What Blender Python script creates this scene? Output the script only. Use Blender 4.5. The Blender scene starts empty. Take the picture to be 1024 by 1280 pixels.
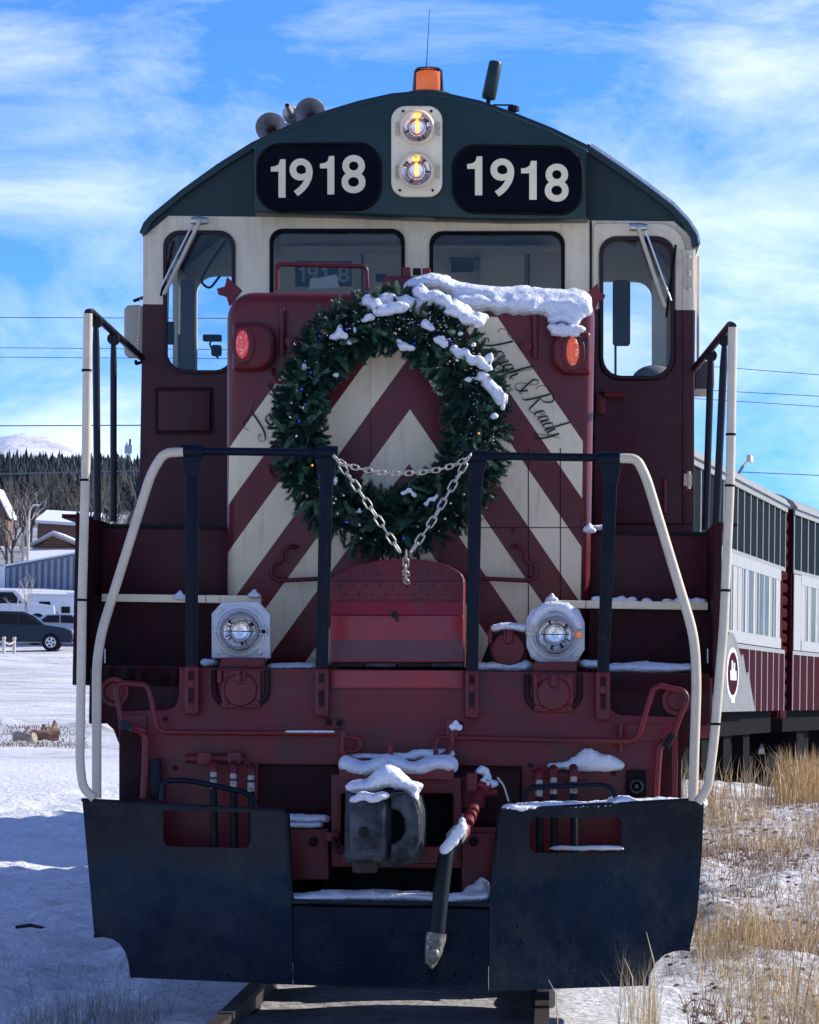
import bpy, bmesh, math, random
import numpy as np
from mathutils import Vector, Matrix, noise
random.seed(7)
R = math.radians
scene = bpy.context.scene
COL = scene.collection
# ------------------------------------------------------------------ camera, sky, sun, exposure
CAM = Vector((0.776, -20.0, 1.55)); F = 5000.0
_ay = Vector((689 - 512, -(865 - 640), -F)).normalized()
_up = Vector((math.sin(0.0135), math.cos(0.0135), 0))
_az = (_up - _up.dot(_ay) * _ay).normalized()
_ax = _ay.cross(_az).normalized()
cd = bpy.data.cameras.new('camera'); cam = bpy.data.objects.new('camera', cd); COL.objects.link(cam)
M3 = Matrix((_ax, _ay, _az))
cam.matrix_world = Matrix.Translation(CAM) @ M3.to_4x4()
cd.sensor_fit = 'VERTICAL'; cd.sensor_height = 36; cd.lens = F / 1280 * 36
cd.clip_start = 0.5; cd.clip_end = 12000
scene.camera = cam
SUN = Vector((0.80, 0.33, 0.50)).normalized()
w = bpy.data.worlds.new('World'); scene.world = w; w.use_nodes = True
nt = w.node_tree; nt.nodes.clear()
def N(nt, t, **k):
    n = nt.nodes.new(t)
    for a, b in k.items():
        if a.startswith('i_'):
            key = a[2:]
            key = int(key) if key.isdigit() else key.replace('_', ' ')
            n.inputs[key].default_value = b
        else: setattr(n, a, b)
    return n
def mixc(nt, fac, a, b, bt='MIX'):
    m = nt.nodes.new('ShaderNodeMix'); m.data_type = 'RGBA'; m.blend_type = bt
    for sock, v in ((m.inputs[0], fac), (m.inputs[6], a), (m.inputs[7], b)):
        if hasattr(v, 'is_linked') or isinstance(v, bpy.types.NodeSocket): nt.links.new(v, sock)
        else: sock.default_value = v if not isinstance(v, tuple) else (*v[:3], 1)
    return m.outputs[2]
def mth(nt, op, a, b=None, c=None, clamp=False):
    m = nt.nodes.new('ShaderNodeMath'); m.operation = op; m.use_clamp = clamp
    for i, v in enumerate((a, b, c)):
        if v is None: continue
        if isinstance(v, bpy.types.NodeSocket): nt.links.new(v, m.inputs[i])
        else: m.inputs[i].default_value = v
    return m.outputs[0]
def ramp(nt, x, pts):
    r = nt.nodes.new('ShaderNodeValToRGB'); e = r.color_ramp.elements
    while len(e) < len(pts): e.new(0.5)
    for q, (p, c) in zip(e, pts):
        q.position = p; q.color = (*c, 1) if isinstance(c, tuple) else (c, c, c, 1)
    nt.links.new(x, r.inputs[0]); return r.outputs[0]
sky = N(nt, 'ShaderNodeTexSky', sky_type='NISHITA', sun_disc=False)
sky.sun_elevation = math.asin(SUN.z); sky.sun_rotation = math.atan2(SUN.x, SUN.y)
sky.altitude = 3000; sky.air_density = 1.0; sky.dust_density = 0.3; sky.ozone_density = 3.0
tc = N(nt, 'ShaderNodeTexCoord')
mp = N(nt, 'ShaderNodeMapping'); mp.inputs['Scale'].default_value = (-7, 7, 18); mp.inputs['Rotation'].default_value = (0, R(16), 0)
nt.links.new(tc.outputs['Generated'], mp.inputs[0])
n1 = N(nt, 'ShaderNodeTexNoise', i_Scale=1.5, i_Detail=10.0, i_Roughness=0.64, i_Distortion=0.45); nt.links.new(mp.outputs[0], n1.inputs[0])
mp2 = N(nt, 'ShaderNodeMapping'); mp2.inputs['Scale'].default_value = (-9, 9, 9); mp2.inputs['Location'].default_value = (5.3, 2.1, 0.4)
nt.links.new(tc.outputs['Generated'], mp2.inputs[0])
n2 = N(nt, 'ShaderNodeTexNoise', i_Scale=1.0, i_Detail=2.0); nt.links.new(mp2.outputs[0], n2.inputs[0])
cl = mth(nt, 'ADD', mth(nt, 'MULTIPLY', n1.outputs['Fac'], 0.75), mth(nt, 'MULTIPLY', n2.outputs['Fac'], 0.55))
clf = ramp(nt, cl, [(0.57, 0.0), (0.67, 0.15), (0.75, 0.30), (0.90, 0.55)])
spz = N(nt, 'ShaderNodeSeparateXYZ'); nt.links.new(tc.outputs['Generated'], spz.inputs[0])
thin = N(nt, 'ShaderNodeMapRange', interpolation_type='SMOOTHSTEP'); nt.links.new(spz.outputs[2], thin.inputs[0]); thin.inputs[1].default_value = .30; thin.inputs[2].default_value = .75; thin.inputs[3].default_value = 1.0; thin.inputs[4].default_value = .25
clf = mth(nt, 'MULTIPLY', clf, thin.outputs[0])
tint = mixc(nt, 1.0, sky.outputs[0], (0.32, 0.61, 1.10), 'MULTIPLY')
skyc = mixc(nt, clf, tint, (9.9, 9.9, 9.8))
bg = N(nt, 'ShaderNodeBackground', i_Strength=0.083); nt.links.new(skyc, bg.inputs[0])
wo = N(nt, 'ShaderNodeOutputWorld'); nt.links.new(bg.outputs[0], wo.inputs[0])
sl = bpy.data.lights.new('sun', 'SUN'); sl.energy = 2.7; sl.angle = R(0.5); sl.color = (1, 0.94, 0.83)
so = bpy.data.objects.new('sun', sl); COL.objects.link(so); so.rotation_euler = SUN.to_track_quat('Z', 'Y').to_euler()
scene.view_settings.view_transform = 'Standard'; scene.view_settings.look = 'None'
scene.view_settings.exposure = 1.22; scene.view_settings.gamma = 1; scene.view_settings.use_curve_mapping = False

# ------------------------------------------------------------------ helpers
def ray(px, py):
    v = Vector((px - 512, -(py - 640), -F)); return Vector((_ax.dot(v), _ay.dot(v), _az.dot(v)))
def P(px, py, Y):
    d = ray(px, py); return CAM + d * ((Y - CAM.y) / d.y)
def proj(v):
    q = v - CAM; c = Vector((_ax * q.x + _ay * q.y + _az * q.z)); return (512 - F * c.x / c.z, 640 + F * c.y / c.z)
def S(Y): return F / (Y - CAM.y)          # pixels per metre
def link(name, me, mat=None, parent=None, smooth=False):
    o = bpy.data.objects.new(name, me); COL.objects.link(o)
    if mat is not None and not me.materials: me.materials.append(mat)
    if smooth:
        me.polygons.foreach_set('use_smooth', [True] * len(me.polygons))
        if smooth is not True: me.set_sharp_from_angle(angle=R(smooth))
    if parent is not None: o.parent = parent
    return o
def tag(o, label=None, cat=None, group=None, kind=None):
    if label: o['label'] = label
    if cat: o['category'] = cat
    if group: o['group'] = group
    if kind: o['kind'] = kind
    return o
def empty(name, loc=(0, 0, 0), rz=0, **k):
    o = bpy.data.objects.new(name, None); COL.objects.link(o); o.location = loc; o.rotation_euler = (0, 0, rz)
    o.empty_display_size = 0.1
    return tag(o, **k)
def copy_tree(o, parent=None, **k):
    c = o.copy(); COL.objects.link(c)
    if parent is not None: c.parent = parent
    for ch in list(o.children): copy_tree(ch, c)
    return tag(c, **k)
class B:
    def __init__(s): s.bm = bmesh.new()
    def box(s, x0, x1, y0, y1, z0, z1, bev=0.0):
        b = bmesh.new(); bmesh.ops.create_cube(b, size=1)
        for v in b.verts:
            v.co = Vector(((x0 + x1) / 2 + v.co.x * (x1 - x0), (y0 + y1) / 2 + v.co.y * (y1 - y0), (z0 + z1) / 2 + v.co.z * (z1 - z0)))
        if bev: bmesh.ops.bevel(b, geom=b.edges[:], offset=bev, segments=2, profile=0.6, affect='EDGES')
        s.add(b); return s
    def add(s, b):
        me = bpy.data.meshes.new('t'); b.to_mesh(me); b.free(); s.bm.from_mesh(me); bpy.data.meshes.remove(me)
    def addme(s, me, M=None):
        n = len(s.bm.verts); s.bm.from_mesh(me); s.bm.verts.ensure_lookup_table()
        if M is not None:
            for v in s.bm.verts[n:]: v.co = M @ v.co
        return s
    def poly(s, pts, vec):
        """prism from polygon pts (3d) extruded by vec"""
        bm = s.bm; vec = Vector(vec)
        a = [bm.verts.new(p) for p in pts]; c = [bm.verts.new(Vector(p) + vec) for p in pts]
        n = len(a); nor = Vector((0, 0, 0))
        for i in range(n): nor += Vector(pts[i]).cross(Vector(pts[(i + 1) % n]))
        fl = nor.dot(vec) > 0
        bm.faces.new(a[::-1] if fl else a); bm.faces.new(c if fl else c[::-1])
        for i in range(n):
            q = (a[i], a[(i + 1) % n], c[(i + 1) % n], c[i]); bm.faces.new(q if fl else q[::-1])
        return s
    def tube(s, pts, r, seg=8, fil=0.0, closed=False, flat=None):
        pts = [Vector(p) for p in pts]
        if fil:
            out = []; n = len(pts)
            for i, p in enumerate(pts):
                if not closed and i in (0, n - 1): out.append(p); continue
                a, c = pts[i - 1], pts[(i + 1) % n]
                da, dc = (a - p), (c - p); f = min(fil, da.length * .45, dc.length * .45)
                p0 = p + da.normalized() * f; p1 = p + dc.normalized() * f
                for t in (0, .25, .5, .75, 1): out.append((1 - t) ** 2 * p0 + 2 * t * (1 - t) * p + t * t * p1)
            pts = out
        n = len(pts); rr = r if hasattr(r, '__len__') else [r] * n
        T = []
        for i in range(n):
            if closed: t = pts[(i + 1) % n] - pts[i - 1]
            else: t = pts[min(i + 1, n - 1)] - pts[max(i - 1, 0)]
            T.append(t.normalized())
        ref = Vector((0, 1, 0)) if abs(T[0].y) < .9 else Vector((1, 0, 0))
        nv = (ref - ref.dot(T[0]) * T[0]).normalized(); rings = []
        for i in range(n):
            nv = (nv - nv.dot(T[i]) * T[i]).normalized(); bv = T[i].cross(nv)
            q = []
            for k in range(seg):
                a = 2 * math.pi * (k + .5) / seg
                q.append(s.bm.verts.new(pts[i] + rr[min(i, len(rr) - 1)] * (math.cos(a) * nv * (flat or 1) + math.sin(a) * bv)))
            rings.append(q)
        m = n if closed else n - 1
        for i in range(m):
            a, b = rings[i], rings[(i + 1) % n]
            for k in range(seg): s.bm.faces.new((a[k], a[(k + 1) % seg], b[(k + 1) % seg], b[k]))
        if not closed:
            s.bm.faces.new(rings[0][::-1]); s.bm.faces.new(rings[-1])
        return s
    def lathe(s, prof, c=(0, 0, 0), axis=(0, -1, 0), seg=24, cap=True):
        """prof: list of (radius, offset along axis)"""
        ax = Vector(axis).normalized(); q = Vector((0, 0, 1)) if abs(ax.z) < .9 else Vector((1, 0, 0))
        e1 = ax.cross(q).normalized(); e2 = ax.cross(e1); c = Vector(c); rings = []
        for r, h in prof:
            rings.append([s.bm.verts.new(c + ax * h + max(r, 1e-4) * (math.cos(2 * math.pi * k / seg) * e1 + math.sin(2 * math.pi * k / seg) * e2)) for k in range(seg)])
        for a, b in zip(rings, rings[1:]):
            for k in range(seg): s.bm.faces.new((a[k], a[(k + 1) % seg], b[(k + 1) % seg], b[k]))
        if cap: s.bm.faces.new(rings[0][::-1]); s.bm.faces.new(rings[-1])
        return s
    def ico(s, c, r, sub=2, scale=(1, 1, 1)):
        b = bmesh.new(); bmesh.ops.create_icosphere(b, subdivisions=sub, radius=1)
        for v in b.verts: v.co = Vector(c) + Vector((v.co.x * scale[0], v.co.y * scale[1], v.co.z * scale[2])) * r
        s.add(b); return s
    def mesh(s, name='mesh'):
        me = bpy.data.meshes.new(name); bmesh.ops.recalc_face_normals(s.bm, faces=s.bm.faces[:]); s.bm.to_mesh(me); s.bm.free(); return me
    def obj(s, name, mat, parent=None, smooth=35): return link(name, s.mesh(name), mat, parent, smooth)
def curve_mesh(loops, ext, bev=0, res=2):
    cu = bpy.data.curves.new('c', 'CURVE'); cu.dimensions = '2D'; cu.fill_mode = 'BOTH'
    cu.extrude = max(ext - bev, 0); cu.bevel_depth = bev; cu.bevel_resolution = res; cu.offset = -bev
    for lp in loops:
        sp = cu.splines.new('POLY'); sp.points.add(len(lp) - 1); sp.use_cyclic_u = True
        for q, p in zip(sp.points, lp): q.co = (p[0], p[1], 0, 1)
    o = bpy.data.objects.new('c', cu); COL.objects.link(o)
    me = bpy.data.meshes.new_from_object(o, depsgraph=DG()); bpy.data.objects.remove(o); bpy.data.curves.remove(cu)
    return me
def DG():
    bpy.context.view_layer.update(); return bpy.context.evaluated_depsgraph_get()
def plate_me(outer, holes, Y, thick, bev=0.0, cuts=None):
    """plate whose front-face outline was measured in the photograph; Y = distance of its front face; thickness in metres"""
    k = 220.0
    me = curve_mesh([[(x, -y) for x, y in lp] for lp in [outer] + list(holes)], thick * k / 2, bev * k)
    b = bmesh.new(); b.from_mesh(me); bpy.data.meshes.remove(me)
    bmesh.ops.remove_doubles(b, verts=b.verts[:], dist=1e-3)
    if cuts:
        for (cx, cy, nx, ny) in cuts:
            bmesh.ops.bisect_plane(b, geom=b.verts[:] + b.edges[:] + b.faces[:], plane_co=(cx, -cy, 0), plane_no=(nx, ny, 0))
    yf = Y if callable(Y) else (lambda a, c: Y)
    for v in b.verts:
        p = P(v.co.x, -v.co.y, yf(v.co.x, -v.co.y)); p.y += thick / 2 - v.co.z / k; v.co = p
    bmesh.ops.recalc_face_normals(b, faces=b.faces[:])
    me = bpy.data.meshes.new('plate'); b.to_mesh(me); b.free(); return me
def plate(name, outer, Y, thick, mat, parent=None, holes=(), bev=0.0, cuts=None, smooth=35):
    me = plate_me(outer, holes, Y, thick, bev, cuts); me.name = name
    return link(name, me, mat, parent, smooth)
def rr(x0, y0, x1, y1, r=0, n=5, r4=None):
    rs = r4 or (r, r, r, r); out = []      # corners TL, TR, BR, BL
    for (cx, cy, a0, q) in ((x0, y0, 180, rs[0]), (x1, y0, 270, rs[1]), (x1, y1, 0, rs[2]), (x0, y1, 90, rs[3])):
        sx = 1 if cx == x0 else -1; sy = 1 if cy == y0 else -1
        if q <= 0: out.append((cx, cy)); continue
        ox, oy = cx + sx * q, cy + sy * q
        for i in range(n + 1):
            a = R(a0 + 90 * i / n); out.append((ox + q * math.cos(a), oy + q * math.sin(a)))
    return out
def circ(cx, cy, r, n=24, ry=None): return [(cx + r * math.cos(2 * math.pi * i / n), cy + (ry or r) * math.sin(2 * math.pi * i / n)) for i in range(n)]
def tubep(name, pts, Y, rpx, mat, parent, fil=0.04, seg=10, flat=None):
    """tube through measured points (px, py[, Y])"""
    pp = [P(p[0], p[1], p[2] if len(p) > 2 else Y) for p in pts]
    y0 = pts[0][2] if len(pts[0]) > 2 else Y
    return B().tube(pp, rpx / S(y0), seg, fil, flat=flat).obj(name, mat, parent, 50)
def smooth_path(pts, k=6):
    pts = [Vector(p) for p in pts]; out = []
    for i in range(len(pts) - 1):
        p0, p1, p2, p3 = pts[max(i - 1, 0)], pts[i], pts[i + 1], pts[min(i + 2, len(pts) - 1)]
        for j in range(k):
            t = j / k
            out.append(.5 * ((2 * p1) + (p2 - p0) * t + (2 * p0 - 5 * p1 + 4 * p2 - p3) * t * t + (3 * p1 - p0 - 3 * p2 + p3) * t ** 3))
    return out + [pts[-1]]
# ------------------------------------------------------------------ materials
MATS = {}
def mat(name, col, rough=0.5, metal=0.0, var=0.25, nscale=6.0, bump=0.0, bscale=60.0, spec=0.5, col2=None, c2amt=(0.55, 0.75), c2scale=3.0, streak=0.0, coat=0.0, dent=0.0, dscale=2.0, emit=None, es=0.0):
    m = bpy.data.materials.new(name); m.use_nodes = True; nt = m.node_tree; p = nt.nodes['Principled BSDF']
    tc = N(nt, 'ShaderNodeTexCoord'); co = tc.outputs['Object']
    no = N(nt, 'ShaderNodeTexNoise', i_Scale=nscale, i_Detail=6.0, i_Roughness=0.6); nt.links.new(co, no.inputs[0])
    a = tuple(c * (1 - var) for c in col); b = tuple(min(c * (1 + var), 1) for c in col)
    c = mixc(nt, ramp(nt, no.outputs['Fac'], [(0.3, 0.0), (0.7, 1.0)]), a, b)
    if streak:
        mp = N(nt, 'ShaderNodeMapping'); mp.inputs['Scale'].default_value = (22, 22, 1.2); nt.links.new(co, mp.inputs[0])
        ns = N(nt, 'ShaderNodeTexNoise', i_Scale=1.0, i_Detail=4.0); nt.links.new(mp.outputs[0], ns.inputs[0])
        c = mixc(nt, mth(nt, 'MULTIPLY', ramp(nt, ns.outputs['Fac'], [(0.5, 0.0), (0.7, 1.0)]), streak), c, tuple(x * .45 + .02 for x in col))
    if col2 is not None:
        n2 = N(nt, 'ShaderNodeTexNoise', i_Scale=c2scale, i_Detail=8.0, i_Roughness=0.7); nt.links.new(co, n2.inputs[0])
        c = mixc(nt, ramp(nt, n2.outputs['Fac'], [(c2amt[0], 0.0), (c2amt[1], 1.0)]), c, col2)
    nt.links.new(c, p.inputs['Base Color'])
    rv = mth(nt, 'ADD', mth(nt, 'MULTIPLY', no.outputs['Fac'], 0.25 * rough + .04), rough * .88 - .02)
    nt.links.new(rv, p.inputs['Roughness'])
    p.inputs['Metallic'].default_value = metal; p.inputs['Specular IOR Level'].default_value = spec; p.inputs['Coat Weight'].default_value = coat
    p.inputs['Coat Roughness'].default_value = 0.15
    if bump:
        nb = N(nt, 'ShaderNodeTexNoise', i_Scale=bscale, i_Detail=5.0); nt.links.new(co, nb.inputs[0])
        bn = N(nt, 'ShaderNodeBump', i_Strength=1.0, i_Distance=bump); nt.links.new(nb.outputs['Fac'], bn.inputs['Height'])
        if dent:
            nd = N(nt, 'ShaderNodeTexNoise', i_Scale=dscale, i_Detail=2.0); nt.links.new(co, nd.inputs[0]); b2 = N(nt, 'ShaderNodeBump', i_Strength=1.0, i_Distance=dent)
            nt.links.new(nd.outputs['Fac'], b2.inputs['Height']); nt.links.new(b2.outputs[0], bn.inputs['Normal'])
        nt.links.new(bn.outputs[0], p.inputs['Normal'])
    if emit: p.inputs['Emission Color'].default_value = (*emit, 1); p.inputs['Emission Strength'].default_value = es
    MATS[name] = m; m['col'] = 0; return m
MAROON = (0.148, 0.010, 0.014); CREAM = (0.90, 0.76, 0.51); GREEN = (0.009, 0.033, 0.030)
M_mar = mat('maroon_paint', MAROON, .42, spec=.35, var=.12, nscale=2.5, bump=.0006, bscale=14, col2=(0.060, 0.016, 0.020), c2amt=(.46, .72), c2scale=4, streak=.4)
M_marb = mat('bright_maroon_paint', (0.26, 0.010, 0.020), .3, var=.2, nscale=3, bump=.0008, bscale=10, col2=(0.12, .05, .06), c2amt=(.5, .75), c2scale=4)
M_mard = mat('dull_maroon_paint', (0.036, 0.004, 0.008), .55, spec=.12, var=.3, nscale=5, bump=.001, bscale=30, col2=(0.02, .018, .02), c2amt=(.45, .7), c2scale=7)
M_cream = mat('cream_paint', CREAM, .42, spec=.35, var=.07, nscale=4, bump=.0004, bscale=20, col2=(.62, .50, .32), c2amt=(.6, .85), c2scale=9, streak=.1)
M_pipe = mat('cream_pipe_paint', (.62, .53, .39), .45, var=.1, nscale=8, col2=(.3, .2, .14), c2amt=(.66, .78), c2scale=26, bump=.0006, bscale=40)
M_green = mat('dark_green_paint', GREEN, .4, spec=.35, var=.2, nscale=3, bump=.0006, bscale=30, streak=.15)
M_blue = mat('blue_black_paint', (0.0045, 0.008, 0.018), .38, spec=.14, var=.25, nscale=5, bump=.0005, bscale=60, col2=(.035, .04, .05), c2amt=(.6, .75), c2scale=20)
M_plow = mat('plow_paint', (0.0022, 0.0065, 0.015), .20, var=.4, nscale=4, bump=.0010, bscale=30, dent=.03, dscale=2.2, spec=.16, col2=(0.020, 0.022, 0.024), c2amt=(.50, .72), c2scale=2.6)
def wear(m):
    # chips, drips and grit specks with a shape of their own
    nt = m.node_tree; p = nt.nodes['Principled BSDF']; tc = N(nt, 'ShaderNodeTexCoord'); base = p.inputs['Base Color'].links[0].from_socket
    v = N(nt, 'ShaderNodeTexVoronoi', i_Scale=85.0, i_Randomness=1.0); nt.links.new(tc.outputs['Object'], v.inputs[0])
    n = N(nt, 'ShaderNodeTexNoise', i_Scale=3.0, i_Detail=3.0); nt.links.new(tc.outputs['Object'], n.inputs[0])
    f = mth(nt, 'MULTIPLY', mth(nt, 'LESS_THAN', v.outputs['Distance'], .11), ramp(nt, n.outputs['Fac'], [(.45, 0.0), (.6, 1.0)]))
    c = mixc(nt, mth(nt, 'MULTIPLY', f, .8), base, (.16, .17, .18))
    mp = N(nt, 'ShaderNodeMapping'); mp.inputs['Scale'].default_value = (30, 30, 9); nt.links.new(tc.outputs['Object'], mp.inputs[0])
    n3 = N(nt, 'ShaderNodeTexNoise', i_Scale=1.0, i_Detail=2.0); nt.links.new(mp.outputs[0], n3.inputs[0]); d = ramp(nt, n3.outputs['Fac'], [(.70, 0.0), (.72, 1.0)])
    c = mixc(nt, d, c, (.001, .001, .002)); nt.links.new(c, p.inputs['Base Color'])
wear(M_plow)
def chips(m, col, sc=26.0, thr=.09, amt=.8, rust=None):
    nt = m.node_tree; p = nt.nodes['Principled BSDF']; tc = N(nt, 'ShaderNodeTexCoord'); base = p.inputs['Base Color'].links[0].from_socket
    nw = N(nt, 'ShaderNodeTexNoise', i_Scale=70.0, i_Detail=2.0); nt.links.new(tc.outputs['Object'], nw.inputs[0])
    v = N(nt, 'ShaderNodeTexVoronoi', i_Scale=sc, i_Randomness=1.0); nt.links.new(tc.outputs['Object'], v.inputs[0])
    n = N(nt, 'ShaderNodeTexNoise', i_Scale=2.2, i_Detail=4.0); nt.links.new(tc.outputs['Object'], n.inputs[0])
    d = mth(nt, 'ADD', v.outputs['Distance'], mth(nt, 'MULTIPLY', nw.outputs['Fac'], .12))
    f = mth(nt, 'MULTIPLY', mth(nt, 'LESS_THAN', d, thr + .06), ramp(nt, n.outputs['Fac'], [(.48, 0.0), (.58, 1.0)]))
    c = mixc(nt, mth(nt, 'MULTIPLY', f, amt), base, col)
    # run-down grime streaks
    mp = N(nt, 'ShaderNodeMapping'); mp.inputs['Scale'].default_value = (38, 38, 2.2); nt.links.new(tc.outputs['Object'], mp.inputs[0])
    n3 = N(nt, 'ShaderNodeTexNoise', i_Scale=1.0, i_Detail=3.0); nt.links.new(mp.outputs[0], n3.inputs[0])
    c = mixc(nt, mth(nt, 'MULTIPLY', ramp(nt, n3.outputs['Fac'], [(.60, 0.0), (.74, 1.0)]), .18), c, (.05, .03, .025)); nt.links.new(c, p.inputs['Base Color'])
CHIPLATER = 1
M_blk = mat('black_rubber', (.004, .004, .005), .6, spec=.12, var=.3, bump=.0006)
M_frm = mat('car_window_frame', (.34, .355, .36), .7, var=.08, spec=.1)
M_num = mat('number_board_black', (.002, .002, .007), .35, spec=.06, var=.3)
M_steel = mat('worn_steel', (.055, .062, .070), .55, metal=.1, spec=.25, var=.5, nscale=14, bump=.004, bscale=22, dent=.01, dscale=9, col2=(.012, .014, .018), c2amt=(.42, .60), c2scale=8)
M_sten = mat('dark_steel', (.012, .012, .013), .55, metal=0, spec=.15, var=.4, nscale=10, bump=.001)
M_grey = mat('grey_light_housing', (.60, .625, .63), .45, var=.06, bump=.0004, col2=(.45, .46, .46), c2amt=(.6, .8), c2scale=20)
M_alu = mat('aluminium', (.62, .62, .62), .3, metal=.8, var=.15, nscale=20)
M_chr = mat('lamp_reflector', (.96, .95, .93), .14, metal=.7, var=.08, nscale=40, bump=.0022, bscale=34)
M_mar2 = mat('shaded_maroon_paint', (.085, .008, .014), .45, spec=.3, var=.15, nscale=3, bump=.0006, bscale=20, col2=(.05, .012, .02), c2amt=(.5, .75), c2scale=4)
M_chain = mat('galvanised_chain', (.50, .46, .38), .45, metal=.35, var=.3, nscale=30, col2=(.2, .12, .07), c2amt=(.6, .75), c2scale=20)
M_rust = mat('rusty_steel', (.030, .023, .021), .65, metal=.3, var=.4, nscale=12, bump=.001)
M_tie = mat('sleeper_wood', (.03, .027, .025), .9, var=.4, nscale=9, bump=.003, bscale=30)
M_cabin = mat('cabin_paint', (.66, .64, .55), .6, var=.08, nscale=3)
M_cabd = mat('dark_cabin_trim', (.05, .055, .055), .6, var=.2)
M_seat = mat('grey_vinyl', (.22, .22, .24), .45, var=.1)
M_horn = mat('horn_metal', (.46, .43, .42), .5, metal=.1, var=.25, nscale=14, bump=.0005)
M_hose = mat('hose_rubber', (.006, .009, .012), .5, spec=.2, var=.3, nscale=15, bump=.0008)
M_ctag = mat('pale_fitting', (.42, .40, .33), .5, var=.3, nscale=40, col2=(.1, .1, .09), c2amt=(.5, .6), c2scale=40)
M_gh = mat('tarnished_coupling', (.13, .12, .10), .45, metal=.3, var=.5, nscale=30, bump=.002, bscale=50, col2=(.42, .40, .34), c2amt=(.52, .62), c2scale=28)
M_ink = mat('black_lettering', (.015, .012, .013), .5, var=.1)
M_red = mat('red_marker_lens', (.62, .035, .03), .18, var=.3, nscale=70, bump=.002, bscale=80, coat=.5, emit=(1, .08, .05), es=.10, col2=(.9, .55, .5), c2amt=(.52, .62), c2scale=60)
M_redc = mat('red_amber_lens', (.80, .07, .03), .18, var=.3, nscale=90, emit=(1, .2, .06), es=.10, col2=(.75, .85, .5), c2amt=(.55, .62), c2scale=50)
M_whit = mat('white_paint', (.74, .75, .76), .5, var=.06)
M_paper = mat('white_paper', (.6, .6, .58), .8, var=.05)
def snow_mat(name, bscale=22, dist=.012, col=(.86, .88, .92), dirt=None):
    m = bpy.data.materials.new(name); m.use_nodes = True; nt = m.node_tree; p = nt.nodes['Principled BSDF']
    g = N(nt, 'ShaderNodeNewGeometry'); n = N(nt, 'ShaderNodeTexNoise', i_Scale=bscale, i_Detail=8.0, i_Roughness=.6); nt.links.new(g.outputs['Position'], n.inputs[0])
    b = N(nt, 'ShaderNodeBump', i_Strength=1.0, i_Distance=dist); nt.links.new(n.outputs['Fac'], b.inputs['Height']); nt.links.new(b.outputs[0], p.inputs['Normal'])
    c = mixc(nt, n.outputs['Fac'], tuple(x * .94 for x in col), col)
    if dirt: c = dirt(nt, g.outputs['Position'], c)
    nt.links.new(c, p.inputs['Base Color']); p.inputs['Roughness'].default_value = .75; p.inputs['Specular IOR Level'].default_value = .25
    return m
M_snow = snow_mat('snow', 60, .016)
M_snow.node_tree.nodes['Principled BSDF'].inputs['Subsurface Weight'].default_value = .15
M_snow.node_tree.nodes['Principled BSDF'].inputs['Subsurface Radius'].default_value = (.02, .02, .03)
def glass(name, tr=(.80, .86, .84), refl=1.0, rough=.02):
    m = bpy.data.materials.new(name); m.use_nodes = True; nt = m.node_tree; nt.nodes.clear()
    t = N(nt, 'ShaderNodeBsdfTransparent'); t.inputs[0].default_value = (*tr, 1)
    g = N(nt, 'ShaderNodeBsdfGlossy', i_Roughness=rough); f = N(nt, 'ShaderNodeFresnel', i_IOR=1.5)
    x = N(nt, 'ShaderNodeMixShader'); nt.links.new(mth(nt, 'MULTIPLY', f.outputs[0], refl), x.inputs[0]); nt.links.new(t.outputs[0], x.inputs[1]); nt.links.new(g.outputs[0], x.inputs[2])
    o = N(nt, 'ShaderNodeOutputMaterial'); nt.links.new(x.outputs[0], o.inputs[0]); return m
M_glass = glass('window_glass', (.90, .92, .88), .55); M_lens = glass('lamp_glass', (.97, .97, .97), .35); M_dome = glass('clear_dome', (.9, .9, .9), 1.0)
def emitm(name, col, s):
    m = bpy.data.materials.new(name); m.use_nodes = True; p = m.node_tree.nodes['Principled BSDF']
    p.inputs['Base Color'].default_value = (*col, 1); p.inputs['Emission Color'].default_value = (*col, 1); p.inputs['Emission Strength'].default_value = s; return m
M_fil = emitm('lit_filament', (1, .40, .06), 1.3)
M_amber = mat('amber_lens', (.85, .15, .01), .25, var=.35, nscale=30, bump=.006, bscale=60, emit=(1, .22, .01), es=.18)
M_led = emitm('blue_bulb', (.03, .04, .6), .45); M_ledw = emitm('white_bulb', (.6, .62, .5), .12); M_ledo = emitm('orange_bulb', (.9, .4, .1), .6)
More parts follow.
